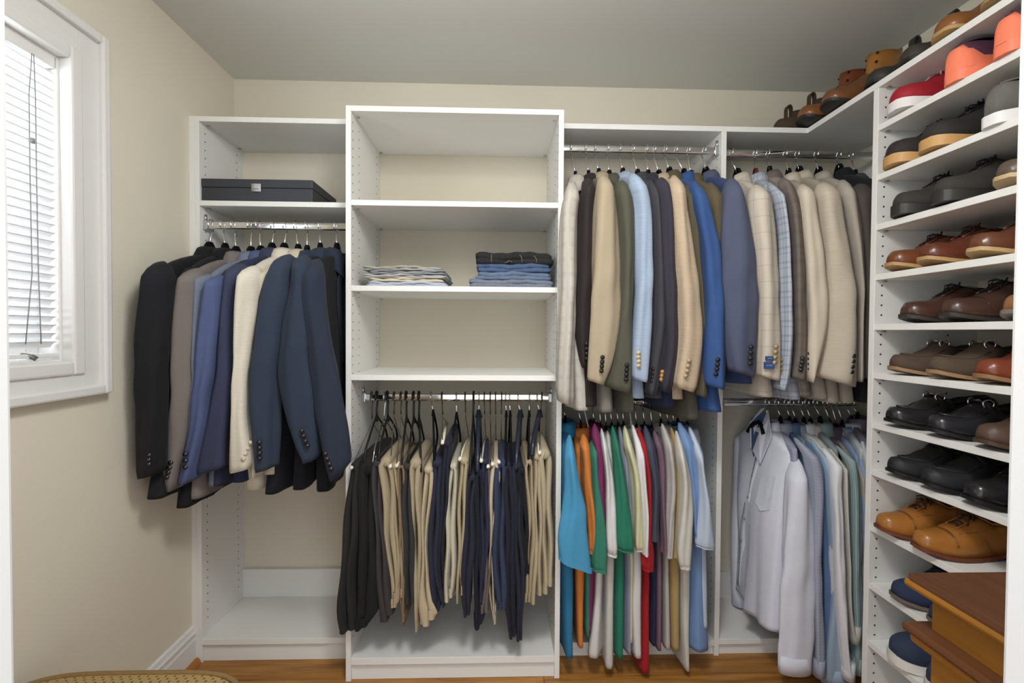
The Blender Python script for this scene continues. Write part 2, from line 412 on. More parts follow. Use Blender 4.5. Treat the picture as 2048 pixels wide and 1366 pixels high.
# corner hanging unit
XS, YP = 1.2344, -.65
u = empty('corner_closet_unit', (0, 0, 0)); tag(u, 'white corner hanging unit under the L-shaped top, jackets above dress shirts', 'closet unit')
PXR = PX + .0205
panel(u, PXR, XR, DU, -.003, .046, .068, 'bottom_shelf'); panel(u, PXR, XS + .05, DU + .012, DU + .03, 0, .046, 'toe_kick')
panel(u, PXR, XR, -.02, -.001, .068, .19, 'back_rail'); panel(u, PXR, XR, -.02, -.001, .98, 1.06, 'back_rail')
panel(u, XR - .02, XR - .001, -.62, -.03, 1.92, 2.04, 'wall_cleat')
rod(u, PXR, XR, 2.04, left=False); rod(u, PXR, XR, 1.03)
YE = -1.50
pl = [(T1, DU), (XS, DU), (XS, YE), (XR, YE), (XR, -.0005), (T1, -.0005)]
o = MB().prism(pl, 2, HT - TH, HT).build('corner_top_shelf', M_LAM); tag(o, 'white L-shaped top board running round the corner under the boots', 'shelf')
# shoe rack
u = empty('shoe_rack', (0, 0, 0)); tag(u, 'tall white shoe rack of open shelves on the right wall', 'shoe rack')
panel(u, XS, XR, YP - .0215, YP, 0, HT - TH); panel(u, XS, XR, YE, YE + .02, 0, HT - TH)
SZ = [1.993, 1.832, 1.670, 1.507, 1.344, 1.185, 1.021, .866, .680, .487, .295]
for z1 in SZ: panel(u, XS + .002, XR, YE + .02, YP - .0215, z1 - TH, z1, 'shelf')
panel(u, XS, XR, YE + .02, YP - .0215, .05, .075, 'bottom_shelf')
panel(u, XS + .012, XS + .03, YE + .02, YP - .0215, 0, .05, 'toe_kick')
m = MB()
for xx in (XS + .024, XS + .25):
    z = .15
    while z < 2.1:
        if all(not (s - TH - .004 < z < s + .004) for s in SZ): m.disc((xx, YP - .0217, z), (0, 1, 0), .003, .0012, 8)
        z += .0322
m.build('shelf_pin_hole', M_HOLE, u)['kind'] = 'stuff'
for s in SZ + [HT]: MB().box(XS + .024, XS + .034, YP - .032, YP - .0215, s - TH - .006, s - TH, .001).build('shelf_pin', M_STEEL, u)

# ------------------------------------------------------------------ cloth
def cr(keys, t):
    """Catmull-Rom through tuples, t in 0..len-1"""
    n = len(keys); i = min(int(t), n - 2); f = t - i
    p0, p1, p2, p3 = keys[max(i - 1, 0)], keys[i], keys[i + 1], keys[min(i + 2, n - 1)]
    out = []
    for a, b, c, d in zip(p0, p1, p2, p3):
        out.append(b + .5 * f * (c - a + f * (2 * a - 5 * b + 4 * c - d + f * (3 * (b - c) + d - a))))
    return out
def resample(keys, step):
    """even steps in z (last field index 0 is z, descending)"""
    ts = []; n = len(keys)
    for i in range(n - 1):
        k = max(1, int(abs(keys[i][0] - keys[i + 1][0]) / step))
        ts += [i + j / k for j in range(k)]
    ts.append(n - 1)
    return [cr(keys, t) for t in ts]
def loft(mb, rings, n, recess=.012, uvs=None, topcap=True, bottom=True):
    vs = []; us = []; fs = []
    nr = len(rings)
    for r_ in rings: vs += r_
    v0 = 0; per = [0]
    rg = rings[nr // 2]
    for k in range(n): per.append(per[-1] + (Vector(rg[(k + 1) % n]) - Vector(rg[k])).length)
    for r_ in rings:
        for k in range(n): us.append((per[k], r_[k][2]))
    for i in range(nr - 1):
        for k in range(n): fs.append((i * n + k, i * n + (k + 1) % n, (i + 1) * n + (k + 1) % n, (i + 1) * n + k))
    if topcap: fs.append(tuple(range(n)))
    if bottom:
        last = rings[-1]; c = sum((Vector(p) for p in last), Vector()) / n
        b0 = len(vs)
        for sc, dz in ((.9, 0.0), (.82, .05)):
            for k in range(n):
                p = c + (Vector(last[k]) - c) * sc; vs.append((p.x, p.y, last[k][2] + dz)); us.append((per[k], last[k][2] + dz))
        o = (nr - 1) * n
        for a, b in ((o, b0), (b0, b0 + n)):
            for k in range(n): fs.append((a + k, a + (k + 1) % n, b + (k + 1) % n, b + k))
        fs.append(tuple(b0 + n + k for k in range(n))[::-1])
    mb.add(vs, fs, True, us)
def sleeve_rings(rows, N, W, n=32, fold=.05, step=.022, seed=0, bend=.004, tilt=0.0, ttop=0.0):
    rd = random.Random(seed); p1, p2, p3 = rd.uniform(0, 6), rd.uniform(0, 6), rd.uniform(0, 6)
    keys = [(r_[2], r_[0], r_[1], r_[3], r_[4]) for r_ in rows]
    rs = resample(keys, step); zt, zb = rs[0][0], rs[-1][0]; H = max(zt - zb, .05); rings = []
    for (z, x, yy, a, b) in rs:
        v = (zt - z) / H; ring = []
        amp = fold * min(1, v * 4)
        ox = bend * math.sin(v * 9 + p1)
        for k in range(n):
            th = 2 * PI * k / n
            m_ = 1 + amp * (.7 * (1 - 2 * abs(math.sin(1.5 * th + p1 + .9 * math.sin(v * 2.5 + p2)))) + .4 * math.sin(5 * th + p3 + v * 3) + .32 * math.sin(v * H * 34 + 2 * th + p2) * math.exp(-((v - .55) / .15) ** 2))
            c, s = math.cos(th), math.sin(th)
            wx = a * m_ * (abs(c) ** .95) * (1 if c > 0 else -1); wy = b * m_ * (abs(s) ** 1.12) * (1 if s > 0 else -1)
            ring.append((x + ox * .5 + W.x * wx - N.x * wy, yy + W.y * wx - N.y * wy, z + tilt * wx * (v ** 3) + ttop * wx * max(0, 1 - v / .1)))
        rings.append(ring)
    return rings
def body_keys(g, neckw=.055):
    hx, hy = g['hk'][0], g['hk'][1]; nz = g['nk'][2] - .045
    b = [list(r_) for r_ in g['b']]
    if b[0][2] > nz - .035: b[0][2] = nz - .035
    L0 = math.hypot(b[0][0] - hx, b[0][1] - hy); n0 = ((b[0][0] - hx) / L0, (b[0][1] - hy) / L0)
    t0 = b[0][3]; zs = b[0][2]; ks = []
    for f, lf in ((0, 0), (.12, .22), (.35, .5), (.62, .76), (.85, .92)):
        L = neckw + (L0 - neckw) * lf
        ks.append((nz + (zs - nz) * f, n0[0], n0[1], L, min(L, .19), t0 * (.85 + .15 * f)))
    for r_ in b:
        L = math.hypot(r_[0] - hx, r_[1] - hy)
        ks.append((r_[2], (r_[0] - hx) / L, (r_[1] - hy) / L, L, min(.205, L), r_[3]))
    return ks
def body_rings(g, ks, n=44, fold=.25, seed=0, step=.025, hemwave=.0):
    rd = random.Random(seed); p1, p2, p3 = rd.uniform(0, 6), rd.uniform(0, 6), rd.uniform(0, 6)
    rs = resample(ks, step); zt, zb = rs[0][0], rs[-1][0]; rings = []
    hx, hy = g['hk'][0], g['hk'][1]
    for (z, nx, ny, ln, lf, t) in rs:
        l = math.hypot(nx, ny); nx /= l; ny /= l; wx, wy = -ny, nx
        v = (zt - z) / (zt - zb); ring = []
        for k in range(n):
            th = 2 * PI * k / n; c, s = math.cos(th), math.sin(th)
            u_ = (ln if c > 0 else lf) * (abs(c) ** .62) * (1 if c > 0 else -1)
            ww = t * (abs(s) ** .55) * (1 if s > 0 else -1)
            ww += t * fold * v * (math.sin(u_ * 34 + p1 + v * 1.5) * .6 + math.sin(u_ * 61 + p2 - v) * .4) * abs(s)
            dz = hemwave * max(0, v - .75) * 4 * math.cos(u_ * 9 + p3)
            ring.append((hx + nx * u_ + wx * ww, hy + ny * u_ + wy * ww, z + dz))
        rings.append(ring)
    return rings
def surf_point(g, ks, z, u_, sgn, seed=None, fold=.22):
    """point on the broad face of a hung body"""
    for i in range(len(ks) - 1):
        if ks[i][0] >= z >= ks[i + 1][0]:
            f = (ks[i][0] - z) / max(1e-6, ks[i][0] - ks[i + 1][0]); k = cr(ks, i + f); break
    else: k = list(ks[-1])
    l = math.hypot(k[1], k[2]); nx, ny = k[1] / l, k[2] / l
    L = k[3] if u_ > 0 else k[4]
    c = min(1, abs(u_) / L) ** (1 / .62); s = math.sqrt(max(0, 1 - c * c)) ** .55
    w_ = k[5] * s * sgn
    if seed is not None:
        rd = random.Random(seed); p1, p2 = rd.uniform(0, 6), rd.uniform(0, 6); v = (ks[0][0] - z) / (ks[0][0] - ks[-1][0])
        w_ += k[5] * fold * v * (math.sin(u_ * 34 + p1 + v * 1.5) * .6 + math.sin(u_ * 61 + p2 - v) * .4) * s
    return Vector((g['hk'][0] + nx * u_ - ny * w_, g['hk'][1] + ny * u_ + nx * w_, z))
def frame_of(g):
    b = (g.get('b') or [])[0]; d = Vector((b[0] - g['hk'][0], b[1] - g['hk'][1], 0)).normalized()
    return d, Vector((-d.y, d.x, 0))
def collar_mesh(mb, c, N, W, front, prof, au=.064, aw=.038, gap=.7, drop=.0, n=26):
    """folded collar band round the neck, open towards front*W"""
    vs = []; us = []; fs = []; m_ = len(prof)
    for i in range(n + 1):
        ph = gap + (2 * PI - 2 * gap) * i / n
        e = max(0.0, 1 - min(i, n - i) / (n * .28)) ** 1.5
        for j, (r_, dz) in enumerate(prof):
            outer = max(0, j - 2) / (m_ - 3)
            dv = W * (front * math.cos(ph) * (aw * r_ + .006 * outer)) + N * (math.sin(ph) * au * r_)
            vs.append((c.x + dv.x, c.y + dv.y, c.z + dz - drop * e * outer)); us.append((i * .012, c.z + dz))
    for i in range(n):
        for j in range(m_ - 1): fs.append((i * m_ + j, (i + 1) * m_ + j, (i + 1) * m_ + j + 1, i * m_ + j + 1))
    mb.add(vs, fs, True, us)
def solid(o, t):
    md = o.modifiers.new('thickness', 'SOLIDIFY'); md.thickness = t; md.offset = 0
    return o
def hanger(hk, nk, N, style, label, group, arm=.19, cor=None):
    h = empty('clothes_hanger', (hk[0], hk[1], hk[2])); tag(h, label, 'hanger', group)
    O = Vector(hk); n = Vector(nk) - O; Wd = Vector((-N.y, N.x, 0))
    top = .0175; r_ = .0205
    wire = {'plastic': .0042, 'white': .0028}.get(style, .0026)
    hm = {'plastic': M_BLACKPL, 'white': M_WHITEPL, 'wire': M_DKWIRE}.get(style, M_CHROME)
    pts = []
    for i in range(13):
        a = math.radians(-35 + 215 * i / 12)
        pts.append(N * (r_ * math.cos(a)) + Vector((0, 0, top - r_ + wire + .001 + r_ * math.sin(a))) )
    pts = [p for p in pts]
    end = n + Vector((0, 0, .0))
    pts += [-N * (r_ * .75) + Vector((0, 0, -.018)) * 1.0, (-N * .004) + n * .35 + Vector((0, 0, -.012)), n * .7 + Vector((0, 0, -.004)), end]
    MB().tube(pts, wire, 8).build('hook', hm, h)
    if cor is None:
        pts = []
        for i in range(-6, 7):
            f = i / 6; pts.append(n + N * (arm * .88 * f) + Vector((0, 0, -.042 - .1 * abs(f) ** 1.1)))
        am = {'wood': M_NAVYWOOD, 'white': M_WHITEPL, 'plastic': M_BLACKPL, 'red': base_mat('red_velvet', (96, 22, 26), .9)}.get(style, M_VELVET)
        m = MB(); m.tube(pts, .0045 if style != 'wood' else .010, 8, ry=.011)
        # head of the hanger, where the hook is set
        hd = .62 if label.find('shirt') >= 0 else 1.5 if 'corner' in group else 1.25
        m.add([tuple(n + N * (q_ * y_ * (hd if z_ > -.01 else min(hd, 1))) + Wd * (q2 * .006 * min(hd, 1)) + Vector((0, 0, z_ * (hd if z_ > -.01 or hd < 1 and z_ > -.04 else 1)))) for (y_, z_) in ((.008, .012), (.02, .0), (.038, -.028), (.06, -.07), (.04, -.085), (.0, -.07)) for q_ in (-1, 1) for q2 in (-1, 1)], [(0, 1, 3, 2)] + [f_ for i_ in range(5) for f_ in ((4 * i_, 4 * i_ + 4, 4 * i_ + 5, 4 * i_ + 1), (4 * i_ + 2, 4 * i_ + 3, 4 * i_ + 7, 4 * i_ + 6), (4 * i_, 4 * i_ + 1, 4 * i_ + 5, 4 * i_ + 4)[:0] or (4 * i_ + 1, 4 * i_ + 5, 4 * i_ + 7, 4 * i_ + 3))] , False)
        m.build('arms', am, h)
    else:
        C = Vector(cor) - O; F = C.copy(); d2 = C - n; F = n + Vector((-d2.x * .2, -d2.y, d2.z))
        m = MB()
        if style == 'wire':
            m.tube([n, n + Vector((0, 0, -.012)), C, C + N * .004 + Vector((0, 0, -.004))], .0015, 6); m.tube([n + Vector((0, 0, -.012)), F], .0015, 6)
            m.build('frame', M_DKWIRE, h)
            MB().tube([F, C + (C - F).normalized() * .008], .0062, 10).build('tube_bar', M_CARD, h)
        else:
            am = {'wood': M_NAVYWOOD, 'clip': M_STEEL, 'velvet': M_VELVET}.get(style, M_BLACKPL)
            rr = {'wood': .0095, 'clip': .003, 'velvet': .0042}.get(style, .0042)
            for E in (C, F):
                mid = (n * .55 + E * .45) + Vector((0, 0, .018))
                low = (n * .15 + E * .85) + Vector((0, 0, .022))
                m.tube([n + Vector((0, 0, .004)), mid, low, E], rr, 8)
            m.tube([n + Vector((0, 0, .006)), n + Vector((0, 0, -.02))], [rr * .9, rr * 1.6], 8)
            m.build('frame', am, h)
            MB().tube([F, C], min(rr, .0045), 8).build('bar', M_STEEL if style == 'clip' else am, h)
            if style == 'clip':
                m = MB()
                for E in (C * .9 + F * .1, C * .15 + F * .85): m.box(E.x - .006, E.x + .006, E.y - .012, E.y + .012, E.z - .03, E.z + .012, .002)
                m.build('clip', M_CHROME, h)
    return h
JPROF = [(1.0, -.035), (.9, -.008), (.84, .022), (.92, .03), (1.1, .016), (1.26, -.012), (1.4, -.04)]
SPROF = [(.98, -.03), (.9, -.005), (.86, .022), (.92, .03), (1.04, .018), (1.16, -.008), (1.24, -.028)]
def sleeve_front(rows, x, z):
    keys = [(r_[2], r_[0], r_[1], r_[3], r_[4]) for r_ in rows]; k = keys[-1]
    for i in range(len(keys) - 1):
        if keys[i][0] >= z >= keys[i + 1][0]:
            k = cr(keys, i + (keys[i][0] - z) / max(1e-6, keys[i][0] - keys[i + 1][0])); break
    wx = max(-.9, min(.9, (x - k[1]) / k[3]))
    return (k[1] + wx * k[3], k[2] - k[4] * (1 - wx * wx) ** .56 * 1.08 - .002, z)
def garment(g, idx, group, hgroup, place):
    k = g['k']; nm = {'jacket': 'suit_jacket', 'polo': 'polo_shirt'}.get(k, 'dress_shirt')
    cat = {'jacket': 'jacket', 'polo': 'polo shirt'}.get(k, 'dress shirt')
    hx, hy, hz = g['hk']; O = Vector((hx, hy, 0)); root = empty(nm, O)
    tag(root, g['n'] + (', ' + place if place else ''), cat, group)
    N, W = frame_of(g)
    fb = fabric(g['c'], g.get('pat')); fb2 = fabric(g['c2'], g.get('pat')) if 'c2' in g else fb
    def loc(gm):
        gm.v = [(p[0] - O.x, p[1] - O.y, p[2]) for p in gm.v]; return gm
    ks = body_keys(g)
    if k == 'bigshirt': ks = [q[:4] + (min(q[3] * .95, .2), q[5] * 1.25) for q in ks]
    m = MB(); loft(m, body_rings(g, ks, fold=.22 if k != 'bigshirt' else .42, seed=idx, hemwave=.012 if k in ('shirt', 'bigshirt') else .004), 44)
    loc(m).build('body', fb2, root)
    # near sleeve
    rows = g['s']; fold = .17 if k == 'jacket' else .19
    tl = g.get('tilt', (-.28 if hx > 0 else .28) if k == 'jacket' else -.1)
    m = MB(); loft(m, sleeve_rings(rows, N, W, fold=fold, seed=idx * 3 + 1, tilt=tl, ttop=g.get('ttop', 0)), 32)
    sl = loc(m).build('sleeve', fb, root)
    # far sleeve, hanging behind the body
    bz = g['b'][0][2]; zb = rows[-1][2]; fx, fy = hx - N.x * .19, min(hy - N.y * .19, -.07)
    a = max(.02, min(.035, rows[len(rows) // 2][3]))
    m = MB(); loft(m, sleeve_rings([(fx, fy, bz - .005, .006, .01), (fx, fy, bz - .03, a * .8, .03), (fx, fy - .0, (bz + zb) / 2, a, .04), (fx, fy, zb, a * .85, .034)], N, W, n=14, fold=.04, step=.07, seed=idx + 99), 14)
    loc(m).build('sleeve', fb, root)
    fr = g.get('front', -1); C = Vector((g['nk'][0], g['nk'][1], g['nk'][2] - .042))
    m = MB()
    if k == 'jacket': collar_mesh(m, C, N, W, fr, JPROF, gap=.75, drop=.05)
    else: collar_mesh(m, C, N, W, fr, SPROF, gap=.35 if k != 'bigshirt' else .5, drop=.045 if k == 'polo' else .06, au=.055, aw=.036)
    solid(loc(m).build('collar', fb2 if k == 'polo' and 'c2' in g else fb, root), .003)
    if k == 'polo':
        # stitched hem band on the sleeve
        rg = sleeve_rings(rows, N, W, fold=fold, seed=idx * 3 + 1, tilt=tl, ttop=g.get('ttop', 0))[-1]; c = sum((Vector(p) for p in rg), Vector()) / 32
        m = MB(); loft(m, [[tuple(c + (Vector(p) - c) * 1.04 + Vector((0, 0, dz))) for p in rg] for dz in (.02, -.002)], 32, topcap=False, bottom=False)
        loc(m).build('sleeve_hem', fb, root)
    if g.get('cuff'):
        r_ = rows[-1]; r2 = (r_[0], r_[1], r_[2] + .06, r_[3] + .006, r_[4] + .004); r3_ = (r_[0], r_[1], r_[2] - .002, r_[3] + .006, r_[4] + .004)
        m = MB(); loft(m, sleeve_rings([r2, r3_], N, W, fold=.02, seed=idx, bend=0), 32, topcap=True)
        loc(m).build('cuff', fb, root)
    if 'btn' in g:
        bm_ = base_mat('button_%d_%d_%d' % tuple(g.get('bc', (34, 32, 34))), g.get('bc', (34, 32, 34)), .25, .0, .6)
        for p in g['btn']:
            p = sleeve_front(rows, p[0], p[2])
            m = MB(); m.disc(p, (0.12 if hx < 0 else -.12, -1, .1), .0075, .006, 12); m.disc((p[0], p[1] - .003, p[2]), (0, -1, 0), .0045, .003, 10)
            loc(m).build('button', bm_, sl)
    if k == 'jacket' and fr > 0:
        for s in (-1, 1):
            pts = [(.05 * s, C.z + .0), (.075 * s, C.z - .1), (.085 * s, C.z - .2), (.02 * s, C.z - .42), (.004 * s, C.z - .4), (.03 * s, C.z - .12)]
            vs = [surf_point(g, ks, zz, uu, fr, idx) + W * (fr * .006) for uu, zz in pts]
            m = MB(); m.add(vs, [tuple(range(len(vs)))], False); solid(loc(m).build('lapel', fb, root), .004)
    hs = g.get('hanger', 'velvet')
    hanger(g['hk'], g['nk'], N, hs, {'white': 'white plastic', 'red': 'dark red velvet'}.get(hs, 'slim black') + ' hanger inside the ' + ' '.join(g['n'].split(',')[0].split()[:10]) + (', ' + place if place else ''), hgroup)
    return root, ks, N, W, fb, loc

D = {
 'left': [
  {'k':'jacket','hk':(-1.13,-0.285,1.723),'nk':(-1.135,-0.285,1.642),'c':(34,34,38),'n':'black wool suit jacket hung against the cream wall','front':-1,'ttop':0.35,'s':[(-1.107,-0.61,1.527,0.018,0.014),(-1.095,-0.625,1.509,0.032,0.036),(-1.073,-0.655,1.477,0.036,0.059),(-1.077,-0.655,1.406,0.04,0.057),(-1.087,-0.655,1.265,0.043,0.056),(-1.095,-0.655,1.122,0.041,0.053),(-1.099,-0.655,0.98,0.042,0.05),(-1.1,-0.655,0.872,0.04,0.046),(-1.101,-0.655,0.847,0.035,0.042)],'b':[(-1.133,-0.55,1.52,0.027),(-1.119,-0.525,1.149,0.034),(-1.101,-0.655,0.763,0.043)],'btn':[(-1.078,-0.703,0.921),(-1.079,-0.703,0.907),(-1.079,-0.703,0.893)]},
  {'k':'jacket','hk':(-1.087,-0.285,1.723),'nk':(-1.075,-0.285,1.638),'c':(30,30,34),'n':'second black suit jacket with a long hem, behind the grey sleeve','ttop':0.35,'s':[(-1.081,-0.5,1.524,0.009,0.014),(-1.072,-0.515,1.507,0.017,0.036),(-1.056,-0.545,1.475,0.019,0.057),(-1.067,-0.545,1.262,0.021,0.054),(-1.078,-0.545,0.956,0.023,0.048),(-1.086,-0.545,0.818,0.023,0.042)],'b':[(-1.049,-0.55,1.503,0.024),(-1.056,-0.525,1.112,0.03),(-1.063,-0.575,0.706,0.037)]},
  {'k':'jacket','hk':(-1.044,-0.285,1.723),'nk':(-1.032,-0.285,1.626),'c':(136,126,121),'n':'heathered brown-grey suit jacket','pat':'weave','ttop':0.35,'s':[(-1.044,-0.535,1.516,0.017,0.014),(-1.035,-0.55,1.503,0.03,0.036),(-1.019,-0.58,1.479,0.033,0.059),(-1.027,-0.58,1.412,0.036,0.057),(-1.032,-0.58,1.263,0.037,0.056),(-1.042,-0.58,1.114,0.039,0.053),(-1.057,-0.58,0.964,0.041,0.05),(-1.081,-0.58,0.813,0.034,0.046),(-1.082,-0.58,0.777,0.028,0.042)],'b':[(-1.034,-0.55,1.499,0.022),(-1.037,-0.525,1.124,0.028),(-1.04,-0.555,0.735,0.035)],'btn':[(-1.059,-0.628,0.879),(-1.063,-0.628,0.863),(-1.067,-0.628,0.847),(-1.071,-0.628,0.832)]},
  {'k':'jacket','hk':(-0.979,-0.285,1.723),'nk':(-0.974,-0.285,1.626),'c':(120,131,152),'n':'pale blue-grey jacket squeezed beside the brown-grey one','ttop':0.35,'s':[(-1.01,-0.51,1.502,0.011,0.014),(-1.001,-0.525,1.494,0.019,0.036),(-0.983,-0.555,1.478,0.021,0.058),(-0.988,-0.555,1.338,0.023,0.056),(-0.996,-0.555,1.149,0.023,0.052),(-1.012,-0.555,0.958,0.023,0.047),(-1.026,-0.555,0.844,0.021,0.042)],'b':[(-0.986,-0.55,1.483,0.022),(-0.977,-0.525,1.136,0.028),(-0.968,-0.555,0.775,0.035)]},
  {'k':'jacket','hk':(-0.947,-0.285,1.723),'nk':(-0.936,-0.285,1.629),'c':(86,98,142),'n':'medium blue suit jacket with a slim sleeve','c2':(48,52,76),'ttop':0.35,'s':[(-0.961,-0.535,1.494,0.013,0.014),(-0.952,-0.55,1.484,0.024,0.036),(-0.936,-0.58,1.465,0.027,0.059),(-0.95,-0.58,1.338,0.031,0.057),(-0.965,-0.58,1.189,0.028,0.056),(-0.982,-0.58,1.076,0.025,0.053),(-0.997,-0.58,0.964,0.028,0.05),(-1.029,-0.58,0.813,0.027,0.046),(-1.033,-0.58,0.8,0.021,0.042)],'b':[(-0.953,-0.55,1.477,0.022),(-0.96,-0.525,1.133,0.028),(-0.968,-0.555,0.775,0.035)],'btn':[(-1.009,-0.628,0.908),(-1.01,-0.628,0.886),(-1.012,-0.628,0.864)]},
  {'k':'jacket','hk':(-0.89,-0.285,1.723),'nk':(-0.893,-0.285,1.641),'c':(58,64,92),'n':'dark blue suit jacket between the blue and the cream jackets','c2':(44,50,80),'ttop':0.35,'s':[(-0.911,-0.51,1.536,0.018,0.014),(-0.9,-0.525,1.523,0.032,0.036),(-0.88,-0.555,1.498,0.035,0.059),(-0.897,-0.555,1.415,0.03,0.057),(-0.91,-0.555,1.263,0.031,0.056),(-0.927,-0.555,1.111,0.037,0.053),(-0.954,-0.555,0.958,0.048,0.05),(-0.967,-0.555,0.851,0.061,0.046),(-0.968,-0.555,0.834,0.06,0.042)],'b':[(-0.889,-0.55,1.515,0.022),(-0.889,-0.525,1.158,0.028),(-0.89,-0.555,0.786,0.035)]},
  {'k':'jacket','hk':(-0.842,-0.285,1.723),'nk':(-0.845,-0.285,1.641),'c':(222,213,194),'n':'cream linen suit jacket','pat':'slub','ttop':0.35,'s':[(-0.839,-0.545,1.526,0.016,0.014),(-0.832,-0.56,1.513,0.029,0.036),(-0.818,-0.59,1.487,0.032,0.059),(-0.829,-0.59,1.376,0.032,0.057),(-0.843,-0.59,1.227,0.024,0.054),(-0.85,-0.59,1.041,0.026,0.051),(-0.847,-0.59,0.906,0.042,0.047),(-0.849,-0.59,0.846,0.042,0.042)],'b':[(-0.851,-0.525,1.51,0.029),(-0.868,-0.525,1.402,0.039),(-0.901,-0.525,1.185,0.04),(-0.908,-0.525,0.952,0.046),(-0.898,-0.525,0.839,0.067),(-0.855,-0.525,0.788,0.044),(-0.857,-0.525,0.752,0.04)],'btn':[(-0.813,-0.638,0.94),(-0.817,-0.638,0.923),(-0.821,-0.638,0.907),(-0.825,-0.638,0.89)],'bc':(190,178,155)},
  {'k':'jacket','hk':(-0.803,-0.285,1.723),'nk':(-0.791,-0.285,1.637),'c':(214,203,178),'n':'ivory jacket half hidden behind the cream linen one','ttop':0.35,'s':[(-0.804,-0.5,1.527,0.009,0.014),(-0.798,-0.515,1.515,0.017,0.036),(-0.786,-0.545,1.493,0.019,0.058),(-0.794,-0.545,1.416,0.019,0.056),(-0.799,-0.545,1.11,0.023,0.052),(-0.818,-0.545,0.879,0.019,0.047),(-0.821,-0.545,0.813,0.019,0.042)],'b':[(-0.78,-0.55,1.506,0.022),(-0.78,-0.525,1.167,0.028),(-0.78,-0.555,0.812,0.035)]},
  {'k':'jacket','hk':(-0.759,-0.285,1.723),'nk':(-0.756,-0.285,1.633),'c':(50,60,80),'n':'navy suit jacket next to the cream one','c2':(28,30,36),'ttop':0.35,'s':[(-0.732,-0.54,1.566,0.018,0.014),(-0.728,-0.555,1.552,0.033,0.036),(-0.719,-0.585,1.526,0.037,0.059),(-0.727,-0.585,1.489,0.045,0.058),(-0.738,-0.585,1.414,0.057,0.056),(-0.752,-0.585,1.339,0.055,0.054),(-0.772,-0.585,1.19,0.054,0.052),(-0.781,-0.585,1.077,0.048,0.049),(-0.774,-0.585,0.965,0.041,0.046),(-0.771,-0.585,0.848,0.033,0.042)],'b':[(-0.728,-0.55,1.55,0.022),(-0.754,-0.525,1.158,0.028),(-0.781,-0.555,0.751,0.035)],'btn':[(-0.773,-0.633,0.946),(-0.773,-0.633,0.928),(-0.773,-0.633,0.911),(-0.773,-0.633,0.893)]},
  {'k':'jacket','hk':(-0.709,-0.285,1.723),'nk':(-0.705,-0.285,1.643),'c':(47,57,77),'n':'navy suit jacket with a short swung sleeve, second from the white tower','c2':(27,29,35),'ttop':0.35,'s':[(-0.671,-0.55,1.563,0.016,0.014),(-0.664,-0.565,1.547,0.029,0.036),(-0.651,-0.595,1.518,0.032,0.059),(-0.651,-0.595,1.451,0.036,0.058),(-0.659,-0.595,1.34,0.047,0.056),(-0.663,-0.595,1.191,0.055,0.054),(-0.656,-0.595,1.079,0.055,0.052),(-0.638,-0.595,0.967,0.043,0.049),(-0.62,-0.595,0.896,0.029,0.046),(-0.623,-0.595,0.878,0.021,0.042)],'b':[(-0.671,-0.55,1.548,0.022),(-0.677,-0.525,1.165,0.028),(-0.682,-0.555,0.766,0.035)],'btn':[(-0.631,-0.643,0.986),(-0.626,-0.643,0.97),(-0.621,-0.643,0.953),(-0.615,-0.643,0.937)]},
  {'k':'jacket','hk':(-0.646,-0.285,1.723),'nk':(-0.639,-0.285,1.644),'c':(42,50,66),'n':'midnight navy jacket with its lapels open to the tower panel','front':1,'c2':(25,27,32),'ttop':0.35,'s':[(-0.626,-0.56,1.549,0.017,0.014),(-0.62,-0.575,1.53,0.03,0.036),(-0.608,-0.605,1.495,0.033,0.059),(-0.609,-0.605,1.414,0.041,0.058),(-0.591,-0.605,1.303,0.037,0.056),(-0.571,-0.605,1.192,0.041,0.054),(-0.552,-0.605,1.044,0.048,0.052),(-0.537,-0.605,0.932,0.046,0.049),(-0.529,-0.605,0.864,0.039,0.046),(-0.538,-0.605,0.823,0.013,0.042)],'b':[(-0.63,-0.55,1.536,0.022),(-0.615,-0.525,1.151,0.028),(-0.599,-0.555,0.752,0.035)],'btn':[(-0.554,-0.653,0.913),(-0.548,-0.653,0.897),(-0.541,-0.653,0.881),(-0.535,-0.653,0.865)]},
 ],
 'right': [
  {'k':'jacket','hk':(0.29,-0.285,2.048),'nk':(0.307,-0.285,1.94),'c':(206,198,186),'n':'pale beige glen-check jacket against the tower','pat':'glen','ttop':-0.3,'s':[(0.262,-0.505,1.839,0.008,0.014),(0.259,-0.52,1.815,0.021,0.033),(0.253,-0.55,1.77,0.028,0.054),(0.245,-0.55,1.715,0.03,0.052),(0.241,-0.55,1.496,0.03,0.05),(0.237,-0.55,1.259,0.03,0.047),(0.236,-0.55,1.101,0.031,0.043),(0.236,-0.55,1.067,0.029,0.038)],'b':[(0.259,-0.525,1.818,0.022),(0.281,-0.5,1.431,0.028),(0.303,-0.53,1.03,0.035)]},
  {'k':'jacket','hk':(0.349,-0.285,2.048),'nk':(0.36,-0.285,1.945),'c':(50,43,42),'n':'espresso brown suit jacket','ttop':-0.3,'s':[(0.325,-0.475,1.864,0.008,0.014),(0.322,-0.49,1.845,0.02,0.033),(0.318,-0.52,1.811,0.027,0.054),(0.31,-0.52,1.74,0.031,0.052),(0.302,-0.52,1.5,0.034,0.05),(0.302,-0.52,1.339,0.031,0.047),(0.31,-0.52,1.21,0.02,0.043),(0.31,-0.52,1.184,0.011,0.038)],'b':[(0.315,-0.525,1.833,0.022),(0.321,-0.5,1.445,0.028),(0.326,-0.53,1.042,0.035)],'btn':[(0.305,-0.564,1.272),(0.306,-0.564,1.255),(0.306,-0.564,1.238),(0.306,-0.564,1.221)]},
